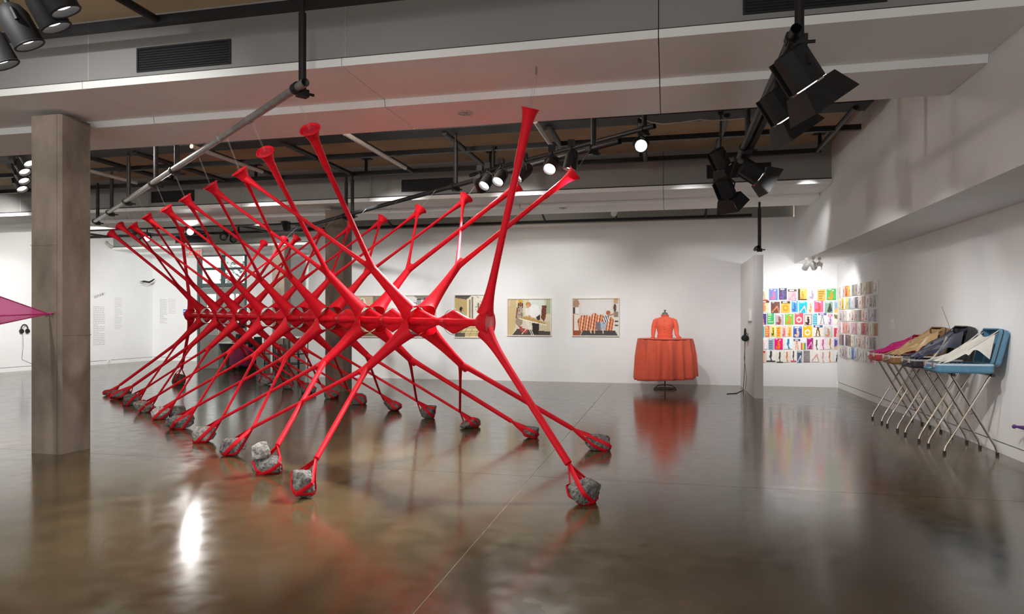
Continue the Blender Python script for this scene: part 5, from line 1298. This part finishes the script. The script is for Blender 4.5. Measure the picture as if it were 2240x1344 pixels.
def skinned(name, joints, edges, rad, m_, parent, root=0):
    o0 = np.array(ROOT[parent.name]); me = bpy.data.meshes.new(name)
    me.from_pydata([tuple(np.asarray(j, float)-o0) for j in joints], edges, [])
    o = bpy.data.objects.new(name, me); col.objects.link(o); o.parent = parent; ROOT[o.name] = tuple(o0)
    md = o.modifiers.new('skin', 'SKIN'); md.use_smooth_shade = True
    for k, sv in enumerate(me.skin_vertices[0].data): sv.radius = (rad[k], rad[k]*(0.85 if rad[k] > 0.1 else 1)); sv.use_root = (k == root)
    sb = o.modifiers.new('sub', 'SUBSURF'); sb.levels = 1; sb.render_levels = 2
    me.materials.append(m_); return o
q = lambda a, b, c_: V(px_+a, py_+b, c_)
J = [q(0.02,0,0.56), q(-0.03,0,0.75), q(-0.11,0,0.95), q(-0.15,0,1.05), q(-0.19,0,1.12), q(-0.24,0,1.20), q(-0.27,0,1.29),
     q(-0.14,-0.17,1.02), q(-0.22,-0.22,0.80), q(-0.42,-0.12,0.80), q(-0.49,-0.09,0.81), q(-0.14,0.17,1.02), q(-0.22,0.24,0.80), q(-0.42,0.2,0.81), q(-0.49,0.2,0.82),
     q(-0.02,-0.1,0.55), q(-0.40,-0.12,0.54), q(-0.42,-0.12,0.12), q(-0.52,-0.13,0.05), q(-0.02,0.1,0.55), q(-0.40,0.12,0.54), q(-0.42,0.12,0.12), q(-0.52,0.13,0.05)]
Eg = [(0,1),(1,2),(2,3),(3,4),(4,5),(5,6),(2,7),(7,8),(8,9),(9,10),(2,11),(11,12),(12,13),(13,14),(0,15),(15,16),(16,17),(17,18),(0,19),(19,20),(20,21),(21,22)]
Rd = [0.15,0.125,0.14,0.09,0.05,0.075,0.085,0.06,0.045,0.035,0.025,0.06,0.045,0.035,0.025,0.09,0.065,0.04,0.035,0.09,0.065,0.04,0.035]
skinned('body', J, Eg, Rd, skin, pe)
skinned('black_top', [J[0]+V(0,0,0.06), J[1], J[2], J[3], J[7], J[8], J[11], J[12]], [(0,1),(1,2),(2,3),(2,4),(4,5),(2,6),(6,7)], [0.165,0.14,0.155,0.085,0.075,0.055,0.075,0.055], M['blackm'], pe)
MB().rings([[q(-0.04,0,0.66)+V(0.2*math.cos(a),0.2*math.sin(a),0) for a in np.linspace(0, 6.28, 24, endpoint=False)],
            [q(-0.14,0,0.60)+V(0.34*math.cos(a),0.24*math.sin(a),0) for a in np.linspace(0, 6.28, 24, endpoint=False)],
            [q(-0.22,0,0.5)+V(0.36*math.cos(a)+0.01*math.sin(9*a),0.27*math.sin(a),0) for a in np.linspace(0, 6.28, 24, endpoint=False)],
            [q(-0.27,0,0.14)+V(0.30*math.cos(a)+0.02*math.sin(9*a),0.31*math.sin(a),0.02*math.sin(5*a)) for a in np.linspace(0, 6.28, 24, endpoint=False)]], False, False).build('skirt', mat('magenta_skirt', (0.22, 0.01, 0.08), 0.7, noise=0.2), pe, smooth=True)
hd = q(-0.265, 0, 1.265)
MB().lathe(hd+V(0.025,0,-0.09), (-0.1,0,1), [(0, 0.06), (0.03, 0.098), (0.10, 0.118), (0.16, 0.10), (0.195, 0.05), (0.2, 0.005)], 20).build('hair', M['blackm'], pe, smooth=True)
MB().lathe(hd+V(-0.085,0,-0.01), (-1,0,-0.3), [(0, 0.022), (0.02, 0.016), (0.03, 0.006)], 8).build('nose', skin, pe, smooth=True)
